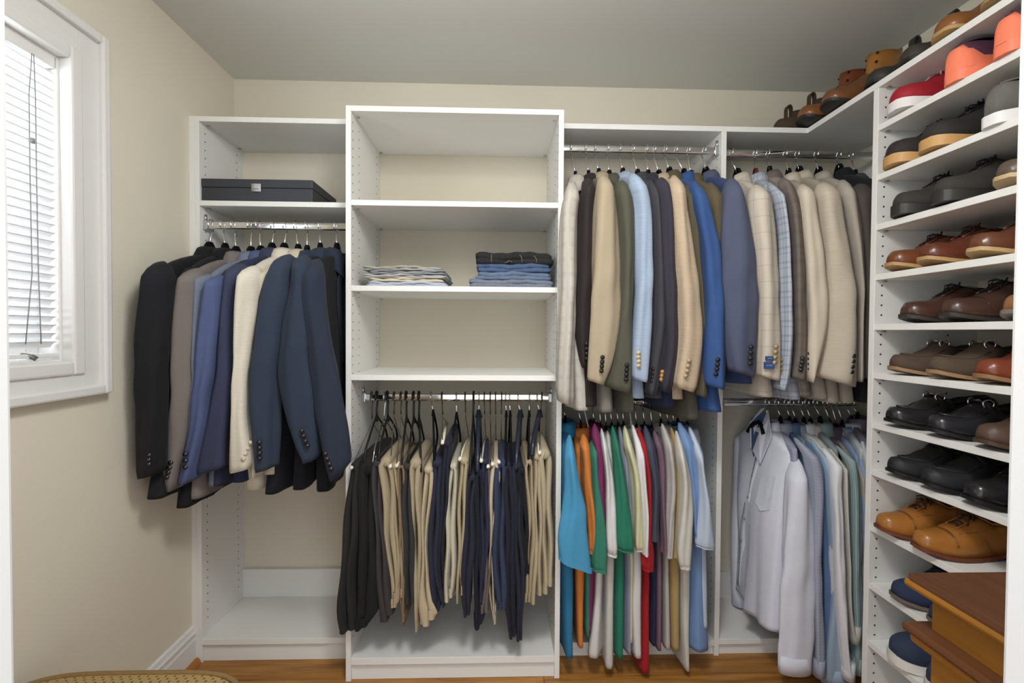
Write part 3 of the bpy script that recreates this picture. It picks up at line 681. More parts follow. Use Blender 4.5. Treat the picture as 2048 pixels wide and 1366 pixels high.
  {'k':'jacket','hk':(0.386,-0.285,2.048),'nk':(0.401,-0.285,1.953),'c':(186,167,138),'n':'tan wool sport jacket','pat':'weave','c2':(140,133,124),'ttop':-0.3,'s':[(0.367,-0.525,1.86,0.009,0.014),(0.365,-0.54,1.841,0.022,0.033),(0.361,-0.57,1.805,0.03,0.054),(0.362,-0.57,1.728,0.04,0.053),(0.367,-0.57,1.573,0.046,0.052),(0.367,-0.57,1.448,0.05,0.05),(0.362,-0.57,1.339,0.049,0.048),(0.352,-0.57,1.221,0.041,0.045),(0.34,-0.57,1.151,0.03,0.042),(0.339,-0.57,1.139,0.026,0.038)],'b':[(0.367,-0.525,1.845,0.022),(0.377,-0.5,1.445,0.028),(0.387,-0.53,1.03,0.035)],'btn':[(0.35,-0.614,1.228),(0.349,-0.614,1.212),(0.348,-0.614,1.197),(0.347,-0.614,1.182)]},
  {'k':'jacket','hk':(0.436,-0.285,2.048),'nk':(0.443,-0.285,1.947),'c':(92,91,76),'n':'olive green sport jacket','pat':'weave','ttop':-0.3,'s':[(0.438,-0.515,1.845,0.009,0.014),(0.433,-0.53,1.827,0.022,0.033),(0.423,-0.56,1.793,0.029,0.054),(0.434,-0.56,1.731,0.033,0.053),(0.441,-0.56,1.575,0.03,0.051),(0.438,-0.56,1.418,0.03,0.049),(0.429,-0.56,1.261,0.037,0.046),(0.418,-0.56,1.134,0.045,0.042),(0.417,-0.56,1.111,0.041,0.038)],'b':[(0.436,-0.525,1.827,0.022),(0.453,-0.5,1.434,0.028),(0.47,-0.53,1.026,0.035)],'btn':[(0.436,-0.604,1.201),(0.436,-0.604,1.185),(0.435,-0.604,1.169),(0.435,-0.604,1.153)]},
  {'k':'jacket','hk':(0.486,-0.285,2.048),'nk':(0.498,-0.285,1.957),'c':(160,176,200),'n':'light blue chambray jacket','pat':'slub','ttop':-0.3,'s':[(0.472,-0.525,1.868,0.009,0.014),(0.473,-0.54,1.847,0.022,0.033),(0.474,-0.57,1.807,0.03,0.054),(0.491,-0.57,1.729,0.03,0.053),(0.498,-0.57,1.574,0.028,0.051),(0.496,-0.57,1.418,0.029,0.049),(0.491,-0.57,1.261,0.031,0.046),(0.49,-0.57,1.159,0.028,0.042),(0.49,-0.57,1.147,0.025,0.038)],'b':[(0.472,-0.525,1.853,0.022),(0.488,-0.5,1.475,0.028),(0.504,-0.53,1.081,0.035)],'btn':[(0.474,-0.614,1.243),(0.474,-0.614,1.229),(0.475,-0.614,1.214),(0.475,-0.614,1.2)],'bc':(190,175,140)},
  {'k':'jacket','hk':(0.54,-0.285,2.048),'nk':(0.558,-0.285,1.953),'c':(66,66,72),'n':'charcoal suit jacket beside the chambray one','ttop':-0.3,'s':[(0.54,-0.495,1.856,0.006,0.014),(0.539,-0.51,1.829,0.015,0.033),(0.537,-0.54,1.777,0.02,0.053),(0.555,-0.54,1.579,0.024,0.051),(0.563,-0.54,1.341,0.03,0.048),(0.55,-0.54,1.181,0.027,0.044),(0.54,-0.54,1.096,0.019,0.038)],'b':[(0.531,-0.525,1.832,0.022),(0.552,-0.5,1.461,0.028),(0.573,-0.53,1.075,0.035)],'btn':[(0.535,-0.584,1.186),(0.534,-0.584,1.172),(0.533,-0.584,1.159),(0.532,-0.584,1.145)]},
  {'k':'jacket','hk':(0.595,-0.285,2.048),'nk':(0.601,-0.285,1.951),'c':(58,54,66),'n':'dark plum-navy blazer with gold cuff buttons','c2':(40,46,72),'ttop':-0.3,'s':[(0.578,-0.51,1.86,0.008,0.014),(0.572,-0.525,1.844,0.019,0.033),(0.562,-0.555,1.813,0.026,0.054),(0.574,-0.555,1.734,0.027,0.053),(0.588,-0.555,1.577,0.024,0.051),(0.598,-0.555,1.42,0.023,0.049),(0.6,-0.555,1.261,0.023,0.046),(0.587,-0.555,1.142,0.024,0.042),(0.581,-0.555,1.108,0.02,0.038)],'b':[(0.573,-0.525,1.84,0.022),(0.591,-0.5,1.451,0.028),(0.61,-0.53,1.047,0.035)],'btn':[(0.568,-0.599,1.176),(0.566,-0.599,1.163),(0.564,-0.599,1.15)],'bc':(188,140,70)},
  {'k':'jacket','hk':(0.626,-0.285,2.048),'nk':(0.644,-0.285,1.952),'c':(196,172,143),'n':'camel tan sport jacket','pat':'slub','ttop':-0.3,'s':[(0.615,-0.53,1.861,0.008,0.014),(0.612,-0.545,1.837,0.021,0.033),(0.605,-0.575,1.792,0.028,0.054),(0.614,-0.575,1.73,0.025,0.053),(0.637,-0.575,1.575,0.034,0.052),(0.654,-0.575,1.419,0.042,0.05),(0.659,-0.575,1.302,0.044,0.048),(0.654,-0.575,1.215,0.044,0.045),(0.645,-0.575,1.137,0.042,0.042),(0.643,-0.575,1.116,0.034,0.038)],'b':[(0.617,-0.525,1.847,0.022),(0.631,-0.5,1.469,0.028),(0.645,-0.53,1.075,0.035)],'btn':[(0.642,-0.619,1.218),(0.639,-0.619,1.2),(0.636,-0.619,1.183),(0.632,-0.619,1.166)],'bc':(170,150,122)},
  {'k':'jacket','hk':(0.671,-0.285,2.048),'nk':(0.687,-0.285,1.964),'c':(98,88,66),'n':'brown-olive suit jacket behind the bright blue blazer','c2':(84,78,68),'ttop':-0.3,'s':[(0.678,-0.485,1.844,0.007,0.014),(0.674,-0.5,1.822,0.019,0.033),(0.666,-0.53,1.782,0.025,0.053),(0.683,-0.53,1.662,0.022,0.051),(0.703,-0.53,1.503,0.017,0.048),(0.722,-0.53,1.261,0.014,0.044),(0.721,-0.53,1.088,0.018,0.038)],'b':[(0.662,-0.525,1.816,0.022),(0.683,-0.5,1.415,0.028),(0.705,-0.53,0.998,0.035)]},
  {'k':'jacket','hk':(0.715,-0.285,2.048),'nk':(0.747,-0.285,1.959),'c':(58,91,152),'n':'bright royal blue blazer','ttop':-0.3,'s':[(0.688,-0.525,1.844,0.008,0.014),(0.688,-0.54,1.818,0.021,0.033),(0.688,-0.57,1.771,0.028,0.054),(0.72,-0.57,1.655,0.034,0.053),(0.735,-0.57,1.577,0.036,0.051),(0.745,-0.57,1.42,0.038,0.049),(0.75,-0.57,1.263,0.04,0.046),(0.755,-0.57,1.136,0.037,0.042),(0.756,-0.57,1.123,0.033,0.038)],'b':[(0.688,-0.525,1.829,0.022),(0.739,-0.5,1.435,0.028),(0.79,-0.53,1.027,0.035)],'btn':[(0.742,-0.614,1.222),(0.741,-0.614,1.206),(0.74,-0.614,1.19),(0.738,-0.614,1.173)]},
  {'k':'jacket','hk':(0.765,-0.285,2.048),'nk':(0.775,-0.285,1.952),'c':(104,92,66),'n':'brown-olive jacket beside the slate blue one','ttop':-0.3,'s':[(0.766,-0.485,1.853,0.009,0.014),(0.76,-0.5,1.83,0.023,0.033),(0.751,-0.53,1.787,0.031,0.053),(0.762,-0.53,1.703,0.026,0.051),(0.774,-0.53,1.584,0.02,0.048),(0.787,-0.53,1.342,0.018,0.044),(0.789,-0.53,1.14,0.016,0.038)],'b':[(0.748,-0.525,1.825,0.022),(0.77,-0.5,1.486,0.028),(0.793,-0.53,1.132,0.035)]},
  {'k':'jacket','hk':(0.828,-0.285,2.048),'nk':(0.836,-0.285,1.967),'c':(90,96,122),'n':'slate blue suit jacket covering the partition','pat':'weave','c2':(60,78,128),'ttop':-0.3,'s':[(0.82,-0.535,1.853,0.009,0.014),(0.813,-0.55,1.832,0.022,0.033),(0.799,-0.58,1.793,0.029,0.054),(0.807,-0.58,1.731,0.041,0.053),(0.819,-0.58,1.576,0.055,0.051),(0.826,-0.58,1.42,0.056,0.049),(0.833,-0.58,1.264,0.051,0.046),(0.839,-0.58,1.185,0.047,0.042),(0.84,-0.58,1.172,0.044,0.038)],'b':[(0.825,-0.525,1.841,0.022),(0.862,-0.5,1.494,0.028),(0.9,-0.53,1.131,0.035)],'btn':[(0.85,-0.624,1.265),(0.849,-0.624,1.247),(0.848,-0.624,1.228),(0.848,-0.624,1.21)]},
 ],
 'corner': [
  {'k':'jacket','hk':(0.941,-0.285,2.04),'nk':(0.966,-0.285,1.96),'c':(214,201,184),'n':'pinkish beige windowpane check jacket with blue sleeve labels','pat':'windowpane','ttop':-0.3,'s':[(0.915,-0.525,1.835,0.011,0.014),(0.908,-0.54,1.817,0.027,0.033),(0.894,-0.57,1.782,0.036,0.054),(0.898,-0.57,1.735,0.043,0.053),(0.919,-0.57,1.579,0.044,0.051),(0.929,-0.57,1.422,0.043,0.049),(0.935,-0.57,1.264,0.042,0.046),(0.938,-0.57,1.165,0.04,0.042),(0.938,-0.57,1.157,0.037,0.038)],'b':[(0.915,-0.525,1.82,0.022),(0.945,-0.5,1.461,0.028),(0.974,-0.53,1.086,0.035)],'btn':[(0.939,-0.614,1.267),(0.938,-0.614,1.249),(0.937,-0.614,1.231),(0.936,-0.614,1.213)],'bc':(165,145,110)},
  {'k':'jacket','hk':(1.042,-0.285,2.04),'nk':(1.041,-0.285,1.961),'c':(186,194,206),'n':'light blue plaid summer jacket','pat':'plaidblue','hanger':'red','ttop':-0.3,'s':[(0.97,-0.515,1.846,0.007,0.014),(0.97,-0.53,1.823,0.016,0.033),(0.97,-0.56,1.782,0.022,0.054),(0.989,-0.56,1.66,0.019,0.052),(1.001,-0.56,1.502,0.022,0.05),(1.009,-0.56,1.344,0.023,0.047),(1.002,-0.56,1.184,0.022,0.043),(0.992,-0.56,1.116,0.021,0.038)],'b':[(0.964,-0.525,1.827,0.022),(1.019,-0.5,1.46,0.028),(1.074,-0.53,1.078,0.035)],'btn':[(0.974,-0.604,1.22),(0.971,-0.604,1.204),(0.969,-0.604,1.187),(0.967,-0.604,1.171)],'bc':(150,130,95)},
  {'k':'jacket','hk':(1.095,-0.285,2.04),'nk':(1.099,-0.285,1.971),'c':(112,103,96),'n':'dark brown plaid tweed jacket','pat':'plaidbrown','c2':(165,158,148),'ttop':-0.3,'s':[(1.012,-0.52,1.864,0.007,0.014),(1.006,-0.535,1.847,0.018,0.033),(0.994,-0.565,1.816,0.024,0.054),(1.02,-0.565,1.738,0.027,0.053),(1.04,-0.565,1.581,0.024,0.051),(1.048,-0.565,1.423,0.024,0.049),(1.053,-0.565,1.264,0.023,0.046),(1.049,-0.565,1.161,0.025,0.042),(1.049,-0.565,1.153,0.022,0.038)],'b':[(1.009,-0.525,1.847,0.022),(1.06,-0.5,1.477,0.028),(1.111,-0.53,1.091,0.035)],'btn':[(1.04,-0.609,1.227),(1.039,-0.609,1.214),(1.037,-0.609,1.201),(1.036,-0.609,1.188)]},
  {'k':'jacket','hk':(1.166,-0.285,2.04),'nk':(1.177,-0.285,1.963),'c':(217,204,182),'n':'smooth cream suit jacket','c2':(182,174,160),'ttop':-0.3,'s':[(1.077,-0.535,1.836,0.008,0.014),(1.069,-0.55,1.82,0.02,0.033),(1.054,-0.58,1.789,0.027,0.054),(1.068,-0.58,1.696,0.027,0.053),(1.085,-0.58,1.579,0.032,0.052),(1.099,-0.58,1.423,0.038,0.05),(1.104,-0.58,1.344,0.038,0.048),(1.097,-0.58,1.265,0.03,0.045),(1.086,-0.58,1.163,0.014,0.042),(1.085,-0.58,1.145,0.008,0.038)],'b':[(1.083,-0.525,1.824,0.022),(1.128,-0.5,1.46,0.028),(1.173,-0.53,1.081,0.035)],'btn':[(1.053,-0.624,1.243),(1.051,-0.624,1.225),(1.049,-0.624,1.207),(1.046,-0.624,1.19)]},
  {'k':'jacket','hk':(1.213,-0.285,2.04),'nk':(1.221,-0.285,1.973),'c':(200,187,167),'n':'wide beige linen jacket','pat':'slub','c2':(178,167,150),'ttop':-0.3,'s':[(1.151,-0.54,1.844,0.011,0.014),(1.142,-0.555,1.825,0.028,0.033),(1.126,-0.585,1.789,0.038,0.054),(1.141,-0.585,1.696,0.045,0.053),(1.159,-0.585,1.579,0.052,0.051),(1.175,-0.585,1.423,0.059,0.049),(1.181,-0.585,1.266,0.061,0.046),(1.172,-0.585,1.163,0.068,0.042),(1.173,-0.585,1.146,0.064,0.038)],'b':[(1.162,-0.525,1.834,0.022),(1.19,-0.5,1.455,0.028),(1.219,-0.53,1.06,0.035)],'btn':[(1.197,-0.629,1.237),(1.196,-0.629,1.219),(1.194,-0.629,1.201),(1.193,-0.629,1.183)]},
  {'k':'jacket','hk':(1.293,-0.285,2.04),'nk':(1.302,-0.285,1.972),'c':(186,176,162),'n':'greyish beige suit jacket near the corner','ttop':-0.3,'s':[(1.235,-0.515,1.861,0.008,0.014),(1.227,-0.53,1.839,0.021,0.033),(1.212,-0.56,1.797,0.028,0.054),(1.239,-0.56,1.663,0.028,0.052),(1.257,-0.56,1.505,0.021,0.05),(1.265,-0.56,1.345,0.016,0.047),(1.271,-0.56,1.161,0.013,0.043),(1.27,-0.56,1.145,0.009,0.038)],'b':[(1.228,-0.525,1.843,0.022),(1.248,-0.5,1.462,0.028),(1.269,-0.53,1.067,0.035)]},
  {'k':'jacket','hk':(1.387,-0.285,2.04),'nk':(1.387,-0.285,1.985),'c':(36,37,40),'n':'black suit jacket in the corner under the chrome rod','ttop':-0.3,'s':[(1.362,-0.475,1.881,0.01,0.014),(1.351,-0.49,1.859,0.026,0.033),(1.33,-0.52,1.819,0.034,0.052),(1.34,-0.52,1.673,0.031,0.049),(1.349,-0.52,1.429,0.028,0.044),(1.353,-0.52,1.142,0.026,0.038)],'b':[(1.323,-0.525,1.849,0.022),(1.325,-0.5,1.462,0.028),(1.328,-0.53,1.061,0.035)]},
  {'k':'jacket','hk':(1.443,-0.285,2.04),'nk':(1.455,-0.285,1.963),'c':(92,84,76),'n':'dark taupe suit jacket at the end of the corner rod','ttop':-0.3,'s':[(1.315,-0.505,1.852,0.013,0.014),(1.303,-0.52,1.831,0.032,0.033),(1.279,-0.55,1.793,0.042,0.053),(1.299,-0.55,1.666,0.035,0.051),(1.31,-0.55,1.506,0.031,0.048),(1.316,-0.55,1.266,0.031,0.044),(1.317,-0.55,1.153,0.029,0.038)],'b':[(1.3,-0.525,1.83,0.022),(1.335,-0.5,1.453,0.028),(1.369,-0.53,1.061,0.035)],'btn':[(1.267,-0.594,1.235),(1.265,-0.594,1.222),(1.264,-0.594,1.209),(1.263,-0.594,1.196)]},
 ],
 'polos': [
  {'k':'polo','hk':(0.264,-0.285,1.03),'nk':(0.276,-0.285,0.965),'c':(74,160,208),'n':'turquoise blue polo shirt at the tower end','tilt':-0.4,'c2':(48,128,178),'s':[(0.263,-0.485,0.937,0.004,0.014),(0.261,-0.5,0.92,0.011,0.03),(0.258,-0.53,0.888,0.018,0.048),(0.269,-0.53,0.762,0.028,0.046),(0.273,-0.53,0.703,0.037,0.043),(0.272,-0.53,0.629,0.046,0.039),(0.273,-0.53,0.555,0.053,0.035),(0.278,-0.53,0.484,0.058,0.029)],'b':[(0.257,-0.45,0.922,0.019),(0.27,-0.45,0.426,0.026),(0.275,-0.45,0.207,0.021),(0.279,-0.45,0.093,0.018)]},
  {'k':'polo','hk':(0.326,-0.285,1.03),'nk':(0.339,-0.285,0.944),'c':(226,130,55),'n':'bright orange polo shirt beside the turquoise one','s':[(0.317,-0.455,0.934,0.003,0.014),(0.316,-0.47,0.926,0.01,0.03),(0.313,-0.5,0.91,0.017,0.048),(0.324,-0.5,0.843,0.02,0.045),(0.335,-0.5,0.692,0.02,0.041),(0.346,-0.5,0.579,0.016,0.035),(0.35,-0.5,0.518,0.015,0.029)],'b':[(0.309,-0.45,0.906,0.021),(0.314,-0.45,0.425,0.022),(0.315,-0.45,0.285,0.018),(0.319,-0.45,0.124,0.014)]},
  {'k':'polo','hk':(0.351,-0.285,1.03),'nk':(0.382,-0.285,0.868),'c':(56,132,110),'n':'teal green polo shirt beside the orange one','hanger':'white','s':[(0.35,-0.465,0.913,0.003,0.014),(0.347,-0.48,0.905,0.009,0.03),(0.342,-0.51,0.89,0.015,0.048),(0.352,-0.51,0.771,0.015,0.045),(0.363,-0.51,0.621,0.024,0.041),(0.369,-0.51,0.515,0.029,0.035),(0.372,-0.51,0.457,0.027,0.029)],'b':[(0.35,-0.45,0.875,0.015),(0.344,-0.45,0.409,0.014),(0.345,-0.45,0.167,0.011)]},
  {'k':'polo','hk':(0.385,-0.285,1.03),'nk':(0.392,-0.285,0.948),'c':(136,42,96),'n':'dark magenta polo shirt beside the green one','s':[(0.359,-0.455,0.973,0.003,0.014),(0.357,-0.47,0.961,0.009,0.03),(0.354,-0.5,0.94,0.015,0.048),(0.372,-0.5,0.843,0.016,0.045),(0.374,-0.5,0.692,0.02,0.041),(0.373,-0.5,0.571,0.022,0.035),(0.373,-0.5,0.556,0.021,0.029)],'b':[(0.359,-0.45,0.929,0.017),(0.354,-0.45,0.425,0.017),(0.349,-0.45,0.182,0.009)]},
  {'k':'polo','hk':(0.414,-0.285,1.03),'nk':(0.42,-0.285,0.927),'c':(226,224,224),'n':'bright white polo shirt beside the magenta one','s':[(0.382,-0.475,0.958,0.002,0.014),(0.382,-0.49,0.943,0.007,0.03),(0.383,-0.52,0.915,0.012,0.048),(0.397,-0.52,0.818,0.015,0.045),(0.405,-0.52,0.699,0.018,0.041),(0.415,-0.52,0.55,0.02,0.035),(0.415,-0.52,0.518,0.018,0.029)],'b':[(0.394,-0.45,0.898,0.017),(0.384,-0.45,0.425,0.018),(0.379,-0.45,0.284,0.019),(0.364,-0.45,0.092,0.028)]},
  {'k':'polo','hk':(0.436,-0.285,1.03),'nk':(0.443,-0.285,0.923),'c':(214,212,206),'n':'second white polo shirt, with the longer hem','s':[(0.414,-0.435,0.942,0.003,0.014),(0.413,-0.45,0.918,0.01,0.029),(0.411,-0.48,0.875,0.016,0.045),(0.422,-0.48,0.684,0.019,0.038),(0.428,-0.48,0.539,0.016,0.029)],'b':[(0.416,-0.45,0.867,0.018),(0.427,-0.45,0.487,0.021),(0.427,-0.45,0.283,0.02),(0.428,-0.45,0.044,0.021)]},
  {'k':'polo','hk':(0.458,-0.285,1.03),'nk':(0.465,-0.285,0.936),'c':(44,132,104),'n':'emerald green polo shirt amid white ones','s':[(0.418,-0.485,0.969,0.003,0.014),(0.418,-0.5,0.951,0.008,0.03),(0.419,-0.53,0.917,0.013,0.048),(0.435,-0.53,0.821,0.02,0.045),(0.446,-0.53,0.703,0.024,0.041),(0.458,-0.53,0.561,0.03,0.035),(0.46,-0.53,0.539,0.028,0.029)],'b':[(0.44,-0.45,0.898,0.021),(0.465,-0.45,0.502,0.021),(0.468,-0.45,0.283,0.02),(0.469,-0.45,0.09,0.018)]},
  {'k':'polo','hk':(0.484,-0.285,1.03),'nk':(0.492,-0.285,0.937),'c':(150,155,176),'n':'narrow lavender grey polo shirt','s':[(0.459,-0.435,0.957,0.003,0.014),(0.462,-0.45,0.915,0.009,0.029),(0.466,-0.48,0.837,0.015,0.045),(0.479,-0.48,0.684,0.015,0.038),(0.492,-0.48,0.569,0.009,0.029)],'b':[(0.468,-0.45,0.829,0.017),(0.498,-0.45,0.478,0.014),(0.503,-0.45,0.098,0.011)]},
  {'k':'polo','hk':(0.508,-0.285,1.03),'nk':(0.513,-0.285,0.94),'c':(221,217,172),'n':'pale lemon yellow polo shirt','s':[(0.467,-0.47,0.968,0.003,0.014),(0.467,-0.485,0.949,0.009,0.03),(0.468,-0.515,0.914,0.015,0.048),(0.494,-0.515,0.817,0.017,0.045),(0.504,-0.515,0.697,0.019,0.041),(0.514,-0.515,0.554,0.02,0.035),(0.515,-0.515,0.535,0.016,0.029)],'b':[(0.481,-0.45,0.898,0.019),(0.504,-0.45,0.478,0.016),(0.506,-0.45,0.283,0.013),(0.508,-0.45,0.141,0.011)]},
  {'k':'polo','hk':(0.537,-0.285,1.03),'nk':(0.544,-0.285,0.944),'c':(228,226,228),'n':'crisp white polo shirt with a split hem','hanger':'white','s':[(0.493,-0.475,0.974,0.003,0.014),(0.498,-0.49,0.943,0.009,0.029),(0.508,-0.52,0.885,0.015,0.047),(0.521,-0.52,0.773,0.014,0.042),(0.531,-0.52,0.624,0.014,0.037),(0.536,-0.52,0.522,0.014,0.029)],'b':[(0.518,-0.45,0.867,0.017),(0.531,-0.45,0.455,0.022),(0.529,-0.45,0.282,0.026),(0.538,-0.45,0.089,0.019)]},
  {'k':'polo','hk':(0.56,-0.285,1.03),'nk':(0.567,-0.285,0.932),'c':(182,26,36),'n':'deep red polo shirt hanging lowest','s':[(0.52,-0.46,0.958,0.003,0.014),(0.522,-0.475,0.942,0.009,0.03),(0.525,-0.505,0.911,0.015,0.048),(0.543,-0.505,0.806,0.013,0.045),(0.551,-0.505,0.618,0.01,0.041),(0.546,-0.505,0.512,0.022,0.035),(0.548,-0.505,0.457,0.018,0.029)],'b':[(0.534,-0.45,0.898,0.017),(0.567,-0.45,0.423,0.014),(0.568,-0.45,0.282,0.014),(0.568,-0.45,0.03,0.022)]},
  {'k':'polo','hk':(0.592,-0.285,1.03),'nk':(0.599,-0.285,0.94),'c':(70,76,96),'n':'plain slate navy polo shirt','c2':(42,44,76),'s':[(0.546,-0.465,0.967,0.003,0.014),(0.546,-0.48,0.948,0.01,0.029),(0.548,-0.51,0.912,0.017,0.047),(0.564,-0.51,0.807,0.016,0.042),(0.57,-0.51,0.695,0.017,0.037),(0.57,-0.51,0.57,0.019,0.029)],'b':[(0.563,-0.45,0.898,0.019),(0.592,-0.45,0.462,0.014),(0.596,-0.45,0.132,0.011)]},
  {'k':'polo','hk':(0.623,-0.285,1.03),'nk':(0.63,-0.285,0.927),'c':(128,98,116),'n':'soft mauve heather polo shirt','pat':'heather','s':[(0.584,-0.455,0.946,0.003,0.014),(0.582,-0.47,0.936,0.008,0.029),(0.579,-0.5,0.918,0.013,0.047),(0.594,-0.5,0.842,0.014,0.042),(0.604,-0.5,0.691,0.014,0.037),(0.611,-0.5,0.516,0.014,0.029)],'b':[(0.59,-0.45,0.906,0.015),(0.612,-0.45,0.454,0.014),(0.616,-0.45,0.112,0.012)]},
  {'k':'polo','hk':(0.659,-0.285,1.03),'nk':(0.667,-0.285,0.953),'c':(194,188,184),'n':'pale grey heather polo shirt','pat':'heather','s':[(0.611,-0.465,0.975,0.003,0.014),(0.612,-0.48,0.956,0.01,0.029),(0.614,-0.51,0.92,0.017,0.047),(0.627,-0.51,0.77,0.018,0.042),(0.626,-0.51,0.619,0.015,0.037),(0.621,-0.51,0.507,0.012,0.029)],'b':[(0.625,-0.45,0.906,0.019),(0.639,-0.45,0.462,0.013),(0.649,-0.45,0.116,0.015)]},
  {'k':'polo','hk':(0.686,-0.285,1.03),'nk':(0.698,-0.285,0.94),'c':(186,156,98),'n':'plain mustard tan polo shirt','s':[(0.647,-0.445,0.959,0.003,0.014),(0.649,-0.46,0.931,0.01,0.029),(0.651,-0.49,0.877,0.016,0.045),(0.655,-0.49,0.763,0.013,0.038),(0.651,-0.49,0.5,0.01,0.029)],'b':[(0.657,-0.45,0.867,0.019),(0.673,-0.45,0.469,0.024),(0.682,-0.45,0.115,0.018)]},
  {'k':'polo','hk':(0.712,-0.285,1.03),'nk':(0.722,-0.285,0.927),'c':(218,214,202),'n':'off-white polo shirt with a curled sleeve hem','s':[(0.654,-0.485,0.952,0.003,0.014),(0.654,-0.5,0.927,0.01,0.03),(0.654,-0.53,0.88,0.017,0.048),(0.671,-0.53,0.776,0.022,0.045),(0.671,-0.53,0.627,0.026,0.041),(0.671,-0.53,0.53,0.026,0.035),(0.674,-0.53,0.476,0.019,0.029)],'b':[(0.68,-0.45,0.859,0.019),(0.714,-0.45,0.438,0.023),(0.719,-0.45,0.201,0.018),(0.727,-0.45,0.034,0.01)]},
  {'k':'polo','hk':(0.731,-0.285,1.03),'nk':(0.737,-0.285,0.955),'c':(122,156,206),'n':'cornflower blue polo shirt with the widest hem','s':[(0.677,-0.455,0.977,0.005,0.014),(0.681,-0.47,0.956,0.014,0.029),(0.688,-0.5,0.918,0.023,0.047),(0.708,-0.5,0.766,0.023,0.042),(0.72,-0.5,0.69,0.017,0.037),(0.726,-0.5,0.576,0.013,0.029)],'b':[(0.699,-0.45,0.906,0.023),(0.77,-0.45,0.547,0.035),(0.776,-0.45,0.28,0.039),(0.785,-0.45,0.112,0.045)]},
  {'k':'polo','hk':(0.767,-0.285,1.03),'nk':(0.776,-0.285,0.94),'c':(196,210,230),'n':'icy pale blue polo shirt at the partition end','s':[(0.705,-0.475,0.965,0.004,0.014),(0.71,-0.49,0.937,0.011,0.03),(0.719,-0.52,0.885,0.018,0.048),(0.732,-0.52,0.818,0.015,0.045),(0.743,-0.52,0.698,0.023,0.041),(0.751,-0.52,0.555,0.031,0.035),(0.752,-0.52,0.544,0.028,0.029)],'b':[(0.735,-0.45,0.867,0.019),(0.773,-0.45,0.516,0.029),(0.792,-0.45,0.201,0.015)]},
 ],
 'shirts': [
  {'k':'bigshirt','hk':(1.103,-0.285,1.03),'nk':(1.108,-0.285,0.969),'c':(234,236,250),'n':'lavender-white dress shirt, its buttoned front facing the partition','cuff':1,'s':[(1.111,-0.475,0.849,0.006,0.014),(1.102,-0.49,0.831,0.018,0.027),(1.085,-0.52,0.797,0.03,0.044),(1.089,-0.52,0.641,0.048,0.042),(1.089,-0.52,0.484,0.057,0.04),(1.089,-0.52,0.327,0.058,0.038),(1.095,-0.52,0.209,0.058,0.034),(1.092,-0.52,0.169,0.058,0.031),(1.09,-0.52,0.082,0.054,0.026)],'b':[(1.106,-0.47,0.862,0.027),(1.086,-0.47,0.621,0.051),(1.066,-0.47,0.379,0.051),(1.057,-0.47,0.181,0.055)]},
  {'k':'shirt','hk':(1.148,-0.285,1.03),'nk':(1.163,-0.285,0.965),'c':(172,178,200),'n':'blue-grey small check dress shirt','pat':'check','cuff':1,'s':[(1.106,-0.475,0.924,0.005,0.014),(1.113,-0.49,0.907,0.014,0.027),(1.128,-0.52,0.875,0.023,0.043),(1.147,-0.52,0.782,0.025,0.042),(1.154,-0.52,0.562,0.02,0.039),(1.166,-0.52,0.326,0.02,0.035),(1.174,-0.52,0.168,0.02,0.031),(1.176,-0.52,0.071,0.015,0.026)],'b':[(1.093,-0.495,0.913,0.016),(1.127,-0.47,0.521,0.02),(1.161,-0.5,0.115,0.025)]},
  {'k':'shirt','hk':(1.188,-0.285,1.03),'nk':(1.201,-0.285,0.965),'c':(96,126,170),'n':'plain mid blue dress shirt','cuff':1,'s':[(1.166,-0.445,0.905,0.005,0.014),(1.173,-0.46,0.878,0.014,0.027),(1.186,-0.49,0.828,0.023,0.043),(1.204,-0.49,0.629,0.017,0.04),(1.217,-0.49,0.389,0.017,0.037),(1.224,-0.49,0.147,0.015,0.032),(1.224,-0.49,0.099,0.013,0.026)],'b':[(1.133,-0.495,0.901,0.014),(1.176,-0.47,0.503,0.018),(1.218,-0.5,0.09,0.022)]},
  {'k':'shirt','hk':(1.211,-0.285,1.03),'nk':(1.226,-0.285,0.956),'c':(166,188,212),'n':'pale sky blue dress shirt with the lowest cuff','cuff':1,'s':[(1.173,-0.46,0.916,0.004,0.014),(1.181,-0.475,0.887,0.011,0.027),(1.196,-0.505,0.832,0.019,0.044),(1.218,-0.505,0.635,0.021,0.042),(1.237,-0.505,0.396,0.023,0.04),(1.24,-0.505,0.237,0.031,0.038),(1.241,-0.505,0.117,0.037,0.034),(1.245,-0.505,0.085,0.04,0.031),(1.249,-0.505,0.025,0.04,0.026)],'b':[(1.149,-0.495,0.909,0.014),(1.192,-0.47,0.503,0.018),(1.234,-0.5,0.082,0.022)]},
  {'k':'shirt','hk':(1.247,-0.285,1.03),'nk':(1.262,-0.285,0.961),'c':(240,241,246),'n':'bright white dress shirt','cuff':1,'s':[(1.198,-0.495,0.892,0.004,0.014),(1.201,-0.51,0.876,0.012,0.027),(1.206,-0.54,0.846,0.02,0.044),(1.207,-0.54,0.78,0.019,0.043),(1.218,-0.54,0.648,0.018,0.041),(1.223,-0.54,0.493,0.022,0.039),(1.237,-0.54,0.337,0.021,0.037),(1.25,-0.54,0.22,0.016,0.034),(1.26,-0.54,0.149,0.016,0.03),(1.272,-0.54,0.072,0.016,0.026)],'b':[(1.198,-0.495,0.877,0.014),(1.236,-0.47,0.491,0.018),(1.275,-0.5,0.089,0.022)]},
